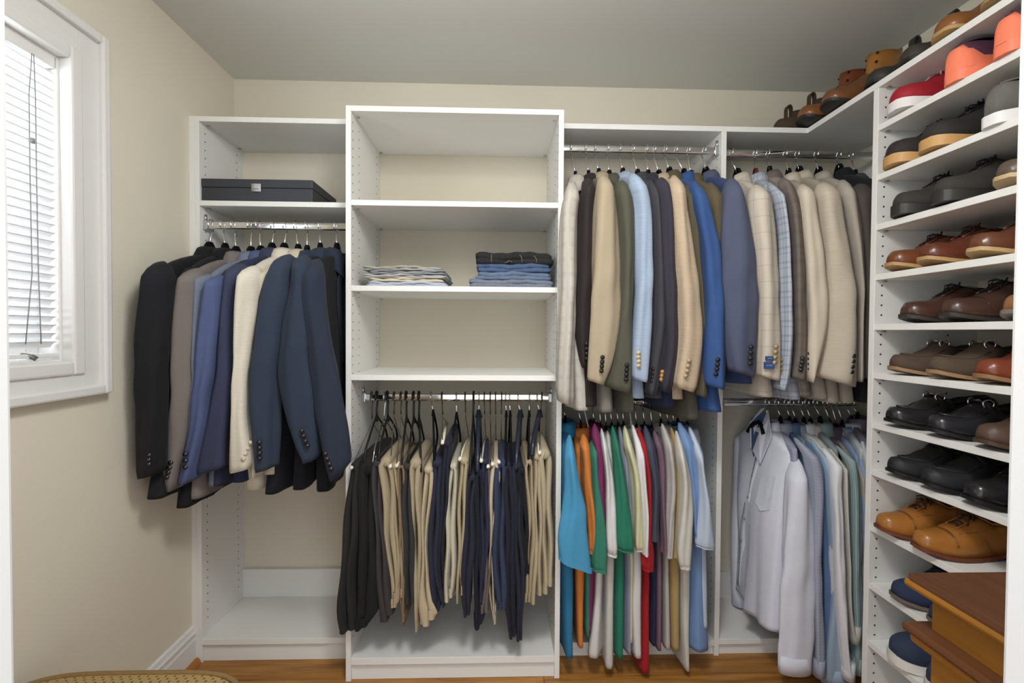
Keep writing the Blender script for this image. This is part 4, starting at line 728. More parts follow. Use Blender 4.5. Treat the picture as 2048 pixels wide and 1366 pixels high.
  {'k':'shirt','hk':(1.273,-0.285,1.03),'nk':(1.289,-0.285,0.956),'c':(220,214,203),'n':'ivory cream dress shirt behind the white one','cuff':1,'s':[(1.236,-0.475,0.884,0.003,0.014),(1.24,-0.49,0.864,0.008,0.027),(1.248,-0.52,0.828,0.014,0.042),(1.262,-0.52,0.562,0.011,0.038),(1.28,-0.52,0.325,0.011,0.033),(1.306,-0.52,0.192,0.015,0.026)],'b':[(1.222,-0.495,0.873,0.013),(1.262,-0.47,0.525,0.016),(1.302,-0.5,0.161,0.02)]},
  {'k':'shirt','hk':(1.309,-0.285,1.03),'nk':(1.33,-0.285,0.965),'c':(176,196,192),'n':'sage green and white striped dress shirt','pat':'stripe','c2':(160,168,170),'cuff':1,'s':[(1.268,-0.465,0.893,0.004,0.014),(1.272,-0.48,0.88,0.011,0.027),(1.279,-0.51,0.857,0.018,0.043),(1.296,-0.51,0.747,0.023,0.04),(1.307,-0.51,0.557,0.025,0.037),(1.316,-0.51,0.319,0.024,0.032),(1.332,-0.51,0.071,0.023,0.026)],'b':[(1.246,-0.495,0.885,0.014),(1.293,-0.47,0.498,0.018),(1.339,-0.5,0.096,0.022)]},
  {'k':'shirt','hk':(1.35,-0.285,1.03),'nk':(1.371,-0.285,0.948),'c':(112,92,104),'n':'dark plum checked dress shirt deep in the corner','pat':'check','s':[(1.332,-0.435,0.853,0.004,0.014),(1.333,-0.45,0.829,0.011,0.027),(1.336,-0.48,0.785,0.019,0.042),(1.354,-0.48,0.543,0.015,0.038),(1.367,-0.48,0.301,0.015,0.033),(1.374,-0.48,0.057,0.017,0.026)],'b':[(1.287,-0.495,0.854,0.012),(1.324,-0.47,0.466,0.015),(1.36,-0.5,0.064,0.019)]},
  {'k':'shirt','hk':(1.381,-0.285,1.03),'nk':(1.398,-0.285,0.934),'c':(206,182,166),'n':'peach striped dress shirt','pat':'stripe','s':[(1.334,-0.455,0.85,0.004,0.014),(1.334,-0.47,0.829,0.011,0.026),(1.336,-0.5,0.791,0.018,0.04),(1.348,-0.5,0.552,0.017,0.034),(1.359,-0.5,0.232,0.017,0.026)],'b':[(1.303,-0.495,0.846,0.012),(1.337,-0.47,0.486,0.015),(1.372,-0.5,0.112,0.019)]},
  {'k':'shirt','hk':(1.404,-0.285,1.03),'nk':(1.423,-0.285,0.948),'c':(150,170,206),'n':'powder blue dress shirt deep in the corner','s':[(1.35,-0.465,0.861,0.004,0.014),(1.349,-0.48,0.837,0.011,0.026),(1.345,-0.51,0.794,0.019,0.04),(1.358,-0.51,0.477,0.017,0.034),(1.365,-0.51,0.239,0.015,0.026)],'b':[(1.327,-0.495,0.854,0.012),(1.357,-0.47,0.49,0.015),(1.388,-0.5,0.112,0.019)]},
  {'k':'shirt','hk':(1.44,-0.285,1.03),'nk':(1.461,-0.285,0.965),'c':(205,212,216),'n':'frosted white dress shirt at the end of the lower rod','s':[(1.358,-0.475,0.912,0.004,0.014),(1.357,-0.49,0.871,0.011,0.026),(1.355,-0.52,0.797,0.019,0.04),(1.366,-0.52,0.482,0.017,0.034),(1.373,-0.52,0.245,0.015,0.026)],'b':[(1.342,-0.495,0.901,0.012),(1.373,-0.47,0.514,0.015),(1.404,-0.5,0.111,0.019)]},
  {'k':'shirt','hk':(1.467,-0.285,1.03),'nk':(1.487,-0.285,0.983),'c':(140,128,146),'n':'purple and grey plaid dress shirt at the end of the lower rod','pat':'check','s':[(1.378,-0.475,0.92,0.003,0.014),(1.376,-0.49,0.877,0.01,0.026),(1.371,-0.52,0.797,0.017,0.037),(1.387,-0.52,0.245,0.017,0.026)],'b':[(1.362,-0.495,0.909,0.012),(1.391,-0.47,0.518,0.015),(1.42,-0.5,0.111,0.019)]},
 ],
 'trousers': [
  {'hk':(-0.503,-0.285,1.047),'nk':(-0.501,-0.285,0.959),'cor':(-0.524,-0.475,0.818),'rows':[(-0.514,-0.475,0.826,0.019),(-0.521,-0.475,0.744,0.021),(-0.533,-0.475,0.58,0.025),(-0.547,-0.475,0.415,0.024),(-0.549,-0.475,0.291,0.028),(-0.544,-0.475,0.209,0.025)],'c':(48,47,45),'n':'charcoal black trousers at the end of the rod, flaring past the tower panel','st':'wire'},
  {'hk':(-0.483,-0.285,1.047),'nk':(-0.483,-0.285,0.968),'cor':(-0.481,-0.475,0.838),'rows':[(-0.468,-0.475,0.836,0.04),(-0.471,-0.475,0.662,0.033),(-0.471,-0.475,0.415,0.033),(-0.476,-0.475,0.274,0.036),(-0.496,-0.475,0.216,0.024)],'c':(36,36,36),'n':'wide black trousers with a frayed hem','st':'plastic'},
  {'hk':(-0.451,-0.285,1.047),'nk':(-0.454,-0.285,0.954),'cor':(-0.449,-0.475,0.838),'rows':[(-0.436,-0.475,0.838,0.018),(-0.431,-0.475,0.662,0.016),(-0.409,-0.475,0.331,0.027),(-0.404,-0.475,0.248,0.027)],'c':(66,62,62),'n':'dark taupe grey trousers on clips','st':'clip'},
  {'hk':(-0.441,-0.285,1.047),'nk':(-0.438,-0.285,0.968),'cor':(-0.429,-0.475,0.844),'rows':[(-0.405,-0.475,0.844,0.023),(-0.396,-0.475,0.744,0.025),(-0.391,-0.475,0.579,0.025),(-0.378,-0.475,0.439,0.018),(-0.369,-0.475,0.331,0.02),(-0.373,-0.475,0.304,0.016)],'c':(188,170,138),'n':'khaki chinos on a hanger with a pale tube bar','st':'plastic'},
  {'hk':(-0.414,-0.285,1.047),'nk':(-0.414,-0.285,0.98),'cor':(-0.386,-0.475,0.822),'rows':[(-0.373,-0.475,0.826,0.016),(-0.358,-0.475,0.579,0.013),(-0.353,-0.475,0.414,0.015),(-0.356,-0.475,0.329,0.018)],'c':(178,158,126),'n':'slim khaki chinos on a wire hanger','st':'wire'},
  {'hk':(-0.387,-0.285,1.047),'nk':(-0.386,-0.285,0.98),'cor':(-0.363,-0.475,0.824),'rows':[(-0.349,-0.475,0.826,0.012),(-0.346,-0.475,0.579,0.014),(-0.344,-0.475,0.331,0.011),(-0.339,-0.475,0.233,0.01)],'c':(146,122,92),'n':'slim tobacco brown trousers','st':'wire'},
  {'hk':(-0.366,-0.285,1.047),'nk':(-0.364,-0.285,0.963),'cor':(-0.345,-0.475,0.827),'rows':[(-0.327,-0.475,0.827,0.019),(-0.324,-0.475,0.579,0.02),(-0.317,-0.475,0.413,0.022),(-0.317,-0.475,0.314,0.017)],'c':(60,60,60),'n':'dark charcoal trousers between khaki ones','st':'plastic'},
  {'hk':(-0.337,-0.285,1.047),'nk':(-0.335,-0.285,0.963),'cor':(-0.321,-0.475,0.838),'rows':[(-0.297,-0.475,0.838,0.025),(-0.3,-0.475,0.743,0.025),(-0.292,-0.475,0.496,0.02),(-0.29,-0.475,0.33,0.015),(-0.283,-0.475,0.218,0.011)],'c':(182,166,134),'n':'khaki chinos with an olive cast and a pointed hem','st':'plastic'},
  {'hk':(-0.315,-0.285,1.047),'nk':(-0.314,-0.285,0.963),'cor':(-0.275,-0.475,0.803),'rows':[(-0.25,-0.475,0.813,0.019),(-0.258,-0.475,0.661,0.016),(-0.264,-0.475,0.496,0.012),(-0.262,-0.475,0.371,0.019),(-0.247,-0.475,0.288,0.037),(-0.248,-0.475,0.234,0.025)],'c':(204,186,152),'n':'light khaki chinos with a wide flared cuff','st':'plastic'},
  {'hk':(-0.266,-0.285,1.047),'nk':(-0.258,-0.285,0.991),'cor':(-0.228,-0.475,0.844),'rows':[(-0.219,-0.475,0.838,0.021),(-0.223,-0.475,0.661,0.018),(-0.233,-0.475,0.495,0.019),(-0.212,-0.475,0.329,0.023),(-0.202,-0.475,0.292,0.011)],'c':(48,51,72),'n':'navy trousers beside the flared khaki cuff','st':'velvet'},
  {'hk':(-0.223,-0.285,1.047),'nk':(-0.22,-0.285,0.98),'cor':(-0.198,-0.475,0.908),'rows':[(-0.181,-0.475,0.908,0.016),(-0.187,-0.475,0.743,0.014),(-0.2,-0.475,0.578,0.013),(-0.201,-0.475,0.371,0.01)],'c':(40,42,58),'n':'dark navy trousers draped high on a wire hanger','st':'wire'},
  {'hk':(-0.165,-0.285,1.047),'nk':(-0.164,-0.285,0.98),'cor':(-0.173,-0.475,0.817),'rows':[(-0.16,-0.475,0.825,0.016),(-0.167,-0.475,0.702,0.017),(-0.168,-0.475,0.578,0.02),(-0.169,-0.475,0.454,0.019),(-0.172,-0.475,0.321,0.018)],'c':(206,198,176),'n':'pale stone trousers on velvet','st':'velvet'},
  {'hk':(-0.13,-0.285,1.047),'nk':(-0.128,-0.285,0.986),'cor':(-0.135,-0.475,0.848),'rows':[(-0.12,-0.475,0.846,0.019),(-0.128,-0.475,0.66,0.015),(-0.135,-0.475,0.32,0.011)],'c':(192,176,140),'n':'sand khaki trousers beside the stone pair','st':'wire'},
  {'hk':(-0.096,-0.285,1.047),'nk':(-0.097,-0.285,0.964),'cor':(-0.098,-0.475,0.792),'rows':[(-0.09,-0.475,0.784,0.016),(-0.101,-0.475,0.66,0.022),(-0.107,-0.475,0.495,0.024),(-0.113,-0.475,0.328,0.018),(-0.112,-0.475,0.262,0.012)],'c':(46,46,64),'n':'navy trousers under a black clamp hanger','st':'plastic'},
  {'hk':(-0.074,-0.285,1.047),'nk':(-0.075,-0.285,0.986),'cor':(-0.071,-0.475,0.8),'rows':[(-0.063,-0.475,0.8,0.016),(-0.064,-0.475,0.494,0.017),(-0.065,-0.475,0.328,0.016),(-0.064,-0.475,0.215,0.019)],'c':(36,38,54),'n':'long midnight navy trousers','st':'wood'},
  {'hk':(-0.053,-0.285,1.047),'nk':(-0.051,-0.285,0.98),'cor':(-0.057,-0.475,0.842),'rows':[(-0.045,-0.475,0.842,0.015),(-0.044,-0.475,0.577,0.015),(-0.048,-0.475,0.323,0.011)],'c':(48,52,78),'n':'blue-navy trousers with a white tube end above','st':'wire'},
  {'hk':(-0.029,-0.285,1.047),'nk':(-0.028,-0.285,0.98),'cor':(-0.032,-0.475,0.821),'rows':[(-0.023,-0.475,0.825,0.012),(-0.03,-0.475,0.494,0.012),(-0.042,-0.475,0.282,0.015)],'c':(112,101,92),'n':'narrow mushroom brown trousers','st':'wire'},
  {'hk':(-0.008,-0.285,1.047),'nk':(-0.007,-0.285,0.98),'cor':(-0.016,-0.475,0.829),'rows':[(-0.004,-0.475,0.833,0.018),(-0.018,-0.475,0.577,0.009),(-0.019,-0.475,0.361,0.007),(-0.006,-0.475,0.235,0.008)],'c':(206,190,166),'n':'light beige trousers showing as a narrow strip','st':'wire'},
  {'hk':(0.017,-0.285,1.047),'nk':(0.016,-0.285,0.98),'cor':(0.007,-0.475,0.837),'rows':[(0.017,-0.475,0.837,0.021),(0.01,-0.475,0.66,0.025),(0.008,-0.475,0.494,0.024),(0.013,-0.475,0.369,0.023),(0.019,-0.475,0.289,0.017)],'c':(56,66,96),'n':'slate navy chinos on wire','st':'wire'},
  {'hk':(0.033,-0.285,1.047),'nk':(0.036,-0.285,0.987),'cor':(0.032,-0.475,0.825),'rows':[(0.042,-0.475,0.825,0.02),(0.049,-0.475,0.576,0.019),(0.053,-0.475,0.41,0.02),(0.051,-0.475,0.285,0.017),(0.06,-0.475,0.18,0.014)],'c':(40,41,58),'n':'long navy trousers reaching lowest, the first of two','st':'velvet'},
  {'hk':(0.049,-0.285,1.047),'nk':(0.052,-0.285,0.987),'cor':(0.053,-0.475,0.825),'rows':[(0.072,-0.475,0.825,0.019),(0.079,-0.475,0.576,0.014),(0.088,-0.475,0.41,0.017),(0.088,-0.475,0.259,0.014),(0.088,-0.475,0.177,0.011)],'c':(44,45,62),'n':'long navy trousers reaching lowest, the second of two','st':'velvet'},
  {'hk':(0.083,-0.285,1.047),'nk':(0.093,-0.285,0.987),'cor':(0.069,-0.475,0.808),'rows':[(0.089,-0.475,0.808,0.018),(0.104,-0.475,0.576,0.015),(0.11,-0.475,0.418,0.016)],'c':(34,35,42),'n':'short-hanging black trousers beside khaki','st':'wood'},
  {'hk':(0.129,-0.285,1.047),'nk':(0.129,-0.285,0.987),'cor':(0.114,-0.475,0.825),'rows':[(0.117,-0.475,0.837,0.015),(0.125,-0.475,0.659,0.016),(0.122,-0.475,0.409,0.016),(0.114,-0.475,0.318,0.013)],'c':(178,160,126),'n':'khaki chinos with ribbed creases','st':'velvet'},
  {'hk':(0.16,-0.285,1.047),'nk':(0.171,-0.285,0.987),'cor':(0.127,-0.475,0.86),'rows':[(0.148,-0.475,0.858,0.016),(0.152,-0.475,0.659,0.016),(0.152,-0.475,0.409,0.02),(0.15,-0.475,0.313,0.019)],'c':(188,172,140),'n':'khaki chinos on a navy wooden hanger','st':'wood'},
  {'hk':(0.179,-0.285,1.047),'nk':(0.175,-0.285,0.973),'cor':(0.155,-0.475,0.87),'rows':[(0.176,-0.475,0.87,0.023),(0.179,-0.475,0.783,0.023),(0.187,-0.475,0.576,0.021),(0.193,-0.475,0.35,0.02)],'c':(196,180,148),'n':'pale khaki chinos closest to the right tower panel','st':'wire'},
 ],
}


for i, g in enumerate(D['left']): garment(g, i, 'suit jackets on the left rod', 'hangers on the left rod', '')
for i, g in enumerate(D['right']): garment(g, 20 + i, 'jackets on the upper right rod', 'hangers on the upper right rod', '')
for i, g in enumerate(D['corner']):
    rt = garment(g, 40 + i, 'jackets on the corner rod', 'hangers on the corner rod', '')[0]
    if i == 0:
        # woven labels still tacked to the sleeve
        mb_ = base_mat('label_blue', (44, 74, 128), .7); mw_ = base_mat('label_thread', (205, 212, 225), .7); q = g['s'][-2]
        for zz, ww, hh in ((q[2] + .062, .026, .007), (q[2] + .038, .034, .0115)):
            p = sleeve_front(g['s'], q[0] - q[3] * .5, zz); m = MB(); m.box(p[0] - ww * .5, p[0] + ww * .5, p[1] - .008, p[1] - .001, zz - hh, zz + hh, .001)
            m.v = [(v[0] - rt.location.x, v[1] - rt.location.y, v[2]) for v in m.v]; lb = m.build('label', mb_, rt)
            m = MB(); m.tube([(p[0] - ww * .28 + ww * .07 * j - rt.location.x, p[1] - .0085 - rt.location.y, zz + hh * (.25 if j % 2 else -.2)) for j in range(9)], .0006, 4); m.build('stitched_line', mw_, lb)
for i, g in enumerate(D['polos']): garment(g, 60 + i, 'polo shirts on the lower rod', 'hangers on the polo rod', '')
for i, g in enumerate(D['shirts']):
    rt, ks, N, W, fb, loc = garment(g, 80 + i, 'dress shirts on the lower corner rod', 'hangers on the lower corner rod', '')
    if g['k'] == 'bigshirt':
        z0, z1 = g['nk'][2] - .1, g['b'][-1][2] + .02
        m = MB(); vs = []; n = 24
        for j in range(n + 1):
            f = j / n; zz = z0 + (z1 - z0) * f; uu = (.03 - .14 * f)
            for du in (-.017, .017): vs.append(surf_point(g, ks, zz, uu + du, -1, 80 + i, .42) + W * -.002)
        m.add(vs, [(2 * j, 2 * j + 1, 2 * j + 3, 2 * j + 2) for j in range(n)], True, [(v.y, v.z) for v in vs])
        pk_ = solid(loc(m).build('button_placket', fb, rt), .003)
        bw = base_mat('shirt_button', (150, 148, 150), .3)
        for j in range(6):
            f = .06 + j * .15; p = surf_point(g, ks, z0 + (z1 - z0) * f, (.03 - .14 * f), -1, 80 + i, .42) + W * -.006
            m = MB(); m.disc(p, W, .0055, .004, 12); loc(m).build('button', bw, pk_)
        vs = [surf_point(g, ks, zz, uu, -1, 80 + i, .42) + W * -.004 for uu, zz in ((.07, z0 - .13), (.15, z0 - .10), (.15, z0 - .23), (.11, z0 - .25), (.07, z0 - .23))]
        m = MB(); m.add(vs, [tuple(range(5))], False, [(v.y, v.z) for v in vs]); solid(loc(m).build('pocket', fb, rt), .003)
        # spread collar: blue inside back, two leaves
        nz = g['nk'][2]; 
        def F(u_, dz, off):
            p = Vector((g['hk'][0], g['hk'][1], nz + dz)) + N * u_ - W * (off - .03)
            if dz < -.047:
                q_ = surf_point(g, ks, nz + dz, u_, -1, 80, .42); d_ = (q_ - p).dot(W)
                if d_ < off * .12: p += W * (d_ - off * .12)
            return p
        li = fabric((86, 116, 158))
        m = MB(); vs = [F(-.075, -.02, .05), F(-.03, .012, .035), F(.03, .012, .035), (F(.07, -.03, .05)), F(.03, -.11, .068), F(-.01, -.165, .072), F(-.05, -.1, .066)]
        m.add(vs, [tuple(range(7))], False, [(v.y, v.z) for v in vs]); solid(loc(m).build('collar_lining', li, rt), .002)
        for nm_, P_ in (('collar_leaf', [(.012, .03, .03), (.055, .0, .05), (.098, -.06, .066), (.06, -.175, .088), (-.002, -.14, .082), (.03, -.055, .074)]),
                        ('collar_leaf', [(-.03, .028, .034), (-.012, .034, .03), (-.05, -.03, .066), (-.018, -.13, .082), (-.052, -.145, .08), (-.078, -.05, .06)])):
            vs = [F(*q) for q in P_]; m = MB(); m.add(vs, [tuple(range(6))], False, [(v.y, v.z) for v in vs]); solid(loc(m).build(nm_, fb, rt), .004)
        m = MB(); m.tube([F(-.066, -.075, .07), F(-.04, -.04, .066), F(0, -.02, .062), F(.03, -.03, .066), F(.05, -.06, .07)], .008, 8)
        loc(m).build('hanger_loop', M_VELVET, rt)

# ------------------------------------------------------------------ trousers over their hangers
def trousers(d, idx):
    hx, hy, hz = d['hk']; rows = d['rows']; N = Vector((0, -1, 0)); W = Vector((1, 0, 0)); rd = random.Random(idx * 7 + 3)
    O = Vector((hx, hy, 0)); root = empty('trousers', O); tag(root, d['n'], 'trousers', 'trousers on the tower rod')
    fb = fabric(d['c'], 'weave' if idx % 3 == 0 else None)
    zt = rows[0][2]; zb = rows[-1][2]; yn = rows[0][1]
    for side in (-1, 1):
        cutz = 0 if side < 0 else rd.uniform(.0, .03); rings = []; p1, p2 = rd.uniform(0, 6), rd.uniform(0, 6)
        keys = [(zt + .006, rows[0][0], rows[0][3] * .25)] + [(r_[2] - (.02 if i == 0 else 0), r_[0] + side * r_[3] * .5, r_[3] * .56) for i, r_ in enumerate(rows)]
        keys[-1] = (keys[-1][0] + cutz,) + keys[-1][1:]
        n = 36
        for (z, x, a) in resample(keys, .025):
            v = (zt - z) / (zt - zb); a = max(a, .004)
            wid = .34 - .10 * min(1, max(0, v) * 1.3); cy = yn + wid * .5 + .006 * math.sin(v * 5 + p1); ring = []
            for k in range(n):
                th = 2 * PI * k / n; c, s = math.cos(th), math.sin(th)
                yy = cy - wid * .5 * (abs(s) ** .35) * (1 if s > 0 else -1)
                xx = a * 1.08 * (abs(c) ** .7) * (1 if c > 0 else -1)
                xx += a * .22 * max(0, v) * math.sin(yy * 40 + p2 + v * 2) + .0035 * math.sin(v * 11 + p1)
                xx += a * .12 * math.sin(3 * th + p2 + v * 6)
                ring.append((x + xx - O.x, yy - O.y, z))
            rings.append(ring)
        m = MB(); loft(m, rings, n); lg = m.build('leg', fb, root)
        # turned hem
        last = rings[-1]; c = sum((Vector(p) for p in last), Vector()) / n; hr = []
        for dz in (.034, -.001): hr.append([tuple(c + (Vector(p) - c) * 1.02 + Vector((0, 0, dz))) for p in last])
        m = MB(); loft(m, hr, n, topcap=False, bottom=False); m.build('hem', fb, lg)
    m = MB(); a = rows[0][3]; x = rows[0][0] - O.x
    ln = .335; pts = [(x, yn - O.y + ln * f, zt - a * .35) for f in (0, .03, .3, .7, .97, 1)]
    m.tube(pts, [a * .6, a * .85, a * .9, a * .9, a * .85, a * .6], 14)
    m.uv = {i: (v_[1], v_[2]) for i, v_ in enumerate(m.v)}
    m.build('waist_fold', fb, root)
    nm = {'wire': 'wire hanger with a pale tube bar', 'plastic': 'black plastic tubular hanger', 'velvet': 'black velvet hanger', 'wood': 'navy wooden hanger', 'clip': 'chrome clip hanger'}[d['st']]
    hanger(d['hk'], d['nk'], N, d['st'], nm + ' carrying the ' + (' '.join(d['n'].split()[:6]).rstrip(',') if 'reaching lowest' not in d['n'] else 'long navy trousers, ' + d['n'].split(', the ')[1]), 'trouser hangers on the tower rod', cor=d['cor'])
for i, d in enumerate(D['trousers']): trousers(d, i)

# ------------------------------------------------------------------ folded clothes and the box
def folded(name, x0, x1, yf, yb, z0, z1, col, pat, label, cat, group, seed, right_open=True):
    rd = random.Random(seed); root = empty(name, ((x0 + x1) / 2, (yf + yb) / 2, z0)); tag(root, label, cat, group)
    fb = fabric(col, pat); h = (z1 - z0) / 2
    for j, nm in ((0, 'lower_layer'), (1, 'upper_layer')):
        zc = z0 + h * (j + .5); rings = []; n = 28; p = rd.uniform(0, 6)
        xs = 22; a0, a1 = x0 + rd.uniform(0, .012), x1 - rd.uniform(0, .012)
        for i in range(xs + 1):
            f = i / xs; x = a0 + (a1 - a0) * f; e = min(f, 1 - f); sc = min(1, .35 + e * 14) ** .5; ring = []
            for k in range(n):
                th = 2 * PI * k / n; c, s = math.cos(th), math.sin(th)
                yy = (yf + yb) / 2 + (yb - yf) / 2 * (abs(c) ** .45) * (1 if c > 0 else -1) * (.97 + .03 * sc) + .004 * math.sin(f * 7 + p)
                zz = zc + h * 1.02 * sc * (abs(s) ** .6) * (1 if s > 0 else -1) + .0035 * math.sin(f * 9 + p) * j + .0015 * math.sin(f * 31 + p + th)
                ring.append((x - root.location.x, yy - root.location.y, max(zz - z0, .0005)))
            rings.append(ring)
        m = MB(); vs = [q for r_ in rings for q in r_]; fs = []
        for i in range(xs):
            for k in range(n): fs.append((i * n + k, i * n + (k + 1) % n, (i + 1) * n + (k + 1) % n, (i + 1) * n + k))
        fs += [tuple(range(n))[::-1], tuple(xs * n + k for k in range(n))]
        m.add(vs, fs, True, [(q[0], q[1] + q[2]) for q in vs]); m.build(nm, fb, root)
    return root
S2 = 1.478
gx = 'folded trousers stacked on the tower shelf'
for i, (z0, z1, x0, x1, c, lb) in enumerate([
    (.000, .018, -.495, -.19, (186, 194, 212), 'pale lavender-blue folded trousers at the bottom of the light stack'),
    (.018, .031, -.485, -.20, (222, 211, 180), 'cream folded trousers, second from the bottom of the light stack'),
    (.031, .046, -.508, -.195, (188, 184, 180), 'warm grey folded trousers in the middle of the light stack'),
    (.046, .060, -.49, -.20, (150, 154, 160), 'steel grey folded trousers, second from the top of the light stack'),
    (.060, .076, -.51, -.205, (176, 172, 160), 'stone grey folded trousers on top of the light stack')]):
    folded('folded_trousers', x0, x1, -.405, -.12, S2 + z0, S2 + z1, c, None, lb, 'trousers', gx, 300 + i)
gx = 'jeans stacked on the tower shelf'
for i, (z0, z1, x0, x1, c, lb) in enumerate([
    (.000, .029, -.115, .208, (122, 130, 146), 'greyish light blue folded jeans at the bottom of the jeans stack'),
    (.029, .058, -.088, .206, (104, 122, 150), 'faded blue folded jeans with streaks, second from the bottom of the jeans stack'),
    (.058, .088, -.085, .204, (78, 100, 136), 'mid blue folded jeans below the black pair'),
    (.088, .128, -.092, .210, (42, 42, 44), 'black denim folded jeans on top of the jeans stack')]):
    rt = folded('folded_jeans', x0, x1, -.405, -.13, S2 + z0, S2 + z1, c, 'denim', lb, 'jeans', gx, 320 + i)
    if i == 3:
        st = base_mat('stitching', (150, 130, 80), .8); h = .04
        for xa, xb, za, zb in ((-.085, -.085, .035, .006), (.022, .03, .035, .006), (-.034, -.021, .004, .013), (-.021, -.008, .013, .004), (.075, .085, .032, .005)):
            MB().tube([(xa, -.139, za), (xb, -.1405, (za + zb) / 2), (xb, -.139, zb)], .0009, 5).build('stitching', st, rt)
bx = empty('storage_box', (-.942, -.165, 1.811)); tag(bx, 'flat black lidded box with a silver clasp on the left upper shelf', 'box')
M_BOX = base_mat('black_box_leather', (52, 54, 60), .45, bump=.15, bscale=500)
MB().box(-.212, .214, -.14, .13, 0, .054, .002).build('base', M_BOX, bx)
MB().box(-.2135, .2155, -.1415, .1315, .055, .088, .003).build('lid', M_BOX, bx)
m = MB(); m.box(-.019, .017, -.146, -.1405, .038, .07, .002); m.box(-.012, .01, -.149, -.1455, .048, .062, .0015); m.build('clasp', M_CHROME, bx)

# ------------------------------------------------------------------ shoes
def interp(tab, s):
    for (a, v), (b, w_) in zip(tab[:-1], tab[1:]):
        if a <= s <= b:
            f = (s - a) / (b - a); f = f * f * (3 - 2 * f) * .5 + f * .5
            return v + (w_ - v) * f
    return tab[-1][1]
WT = [(0, .30), (.03, .52), (.08, .70), (.16, .88), (.28, 1.0), (.4, .97), (.55, .80), (.7, .72), (.82, .74), (.92, .70), (.97, .55), (1, .28)]
WR = [(0, .30), (.03, .62), (.08, .82), (.16, .95), (.28, 1.0), (.4, .97), (.55, .84), (.7, .78), (.8, .79), (.88, .74), (.93, .64), (.97, .48), (.99, .34), (1, .2)]
HTB = {'oxford': [(0, .020), (.04, .036), (.12, .044), (.25, .050), (.36, .066), (.48, .084), (.56, .082), (.64, .066), (.8, .064), (.92, .072), (.97, .066), (1, .048)],
       'loafer': [(0, .022), (.04, .036), (.12, .042), (.26, .048), (.38, .068), (.45, .082), (.5, .076), (.6, .056), (.8, .056), (.92, .064), (.97, .06), (1, .044)],
       'sneaker': [(0, .022), (.04, .04), (.12, .05), (.25, .056), (.38, .072), (.5, .092), (.58, .088), (.68, .07), (.82, .07), (.9, .068), (.95, .066), (.98, .054), (1, .036)],
       'boot': [(0, .022), (.04, .038), (.12, .048), (.25, .056), (.38, .078), (.5, .1), (.6, .1), (.7, .1), (.85, .1), (.95, .095), (1, .085)]}
def leather(c, r_=.28): return base_mat('leather_%d_%d_%d_%d' % (c[0], c[1], c[2], int(r_ * 100)), c, r_, var=.12, vscale=14, spec=.5)
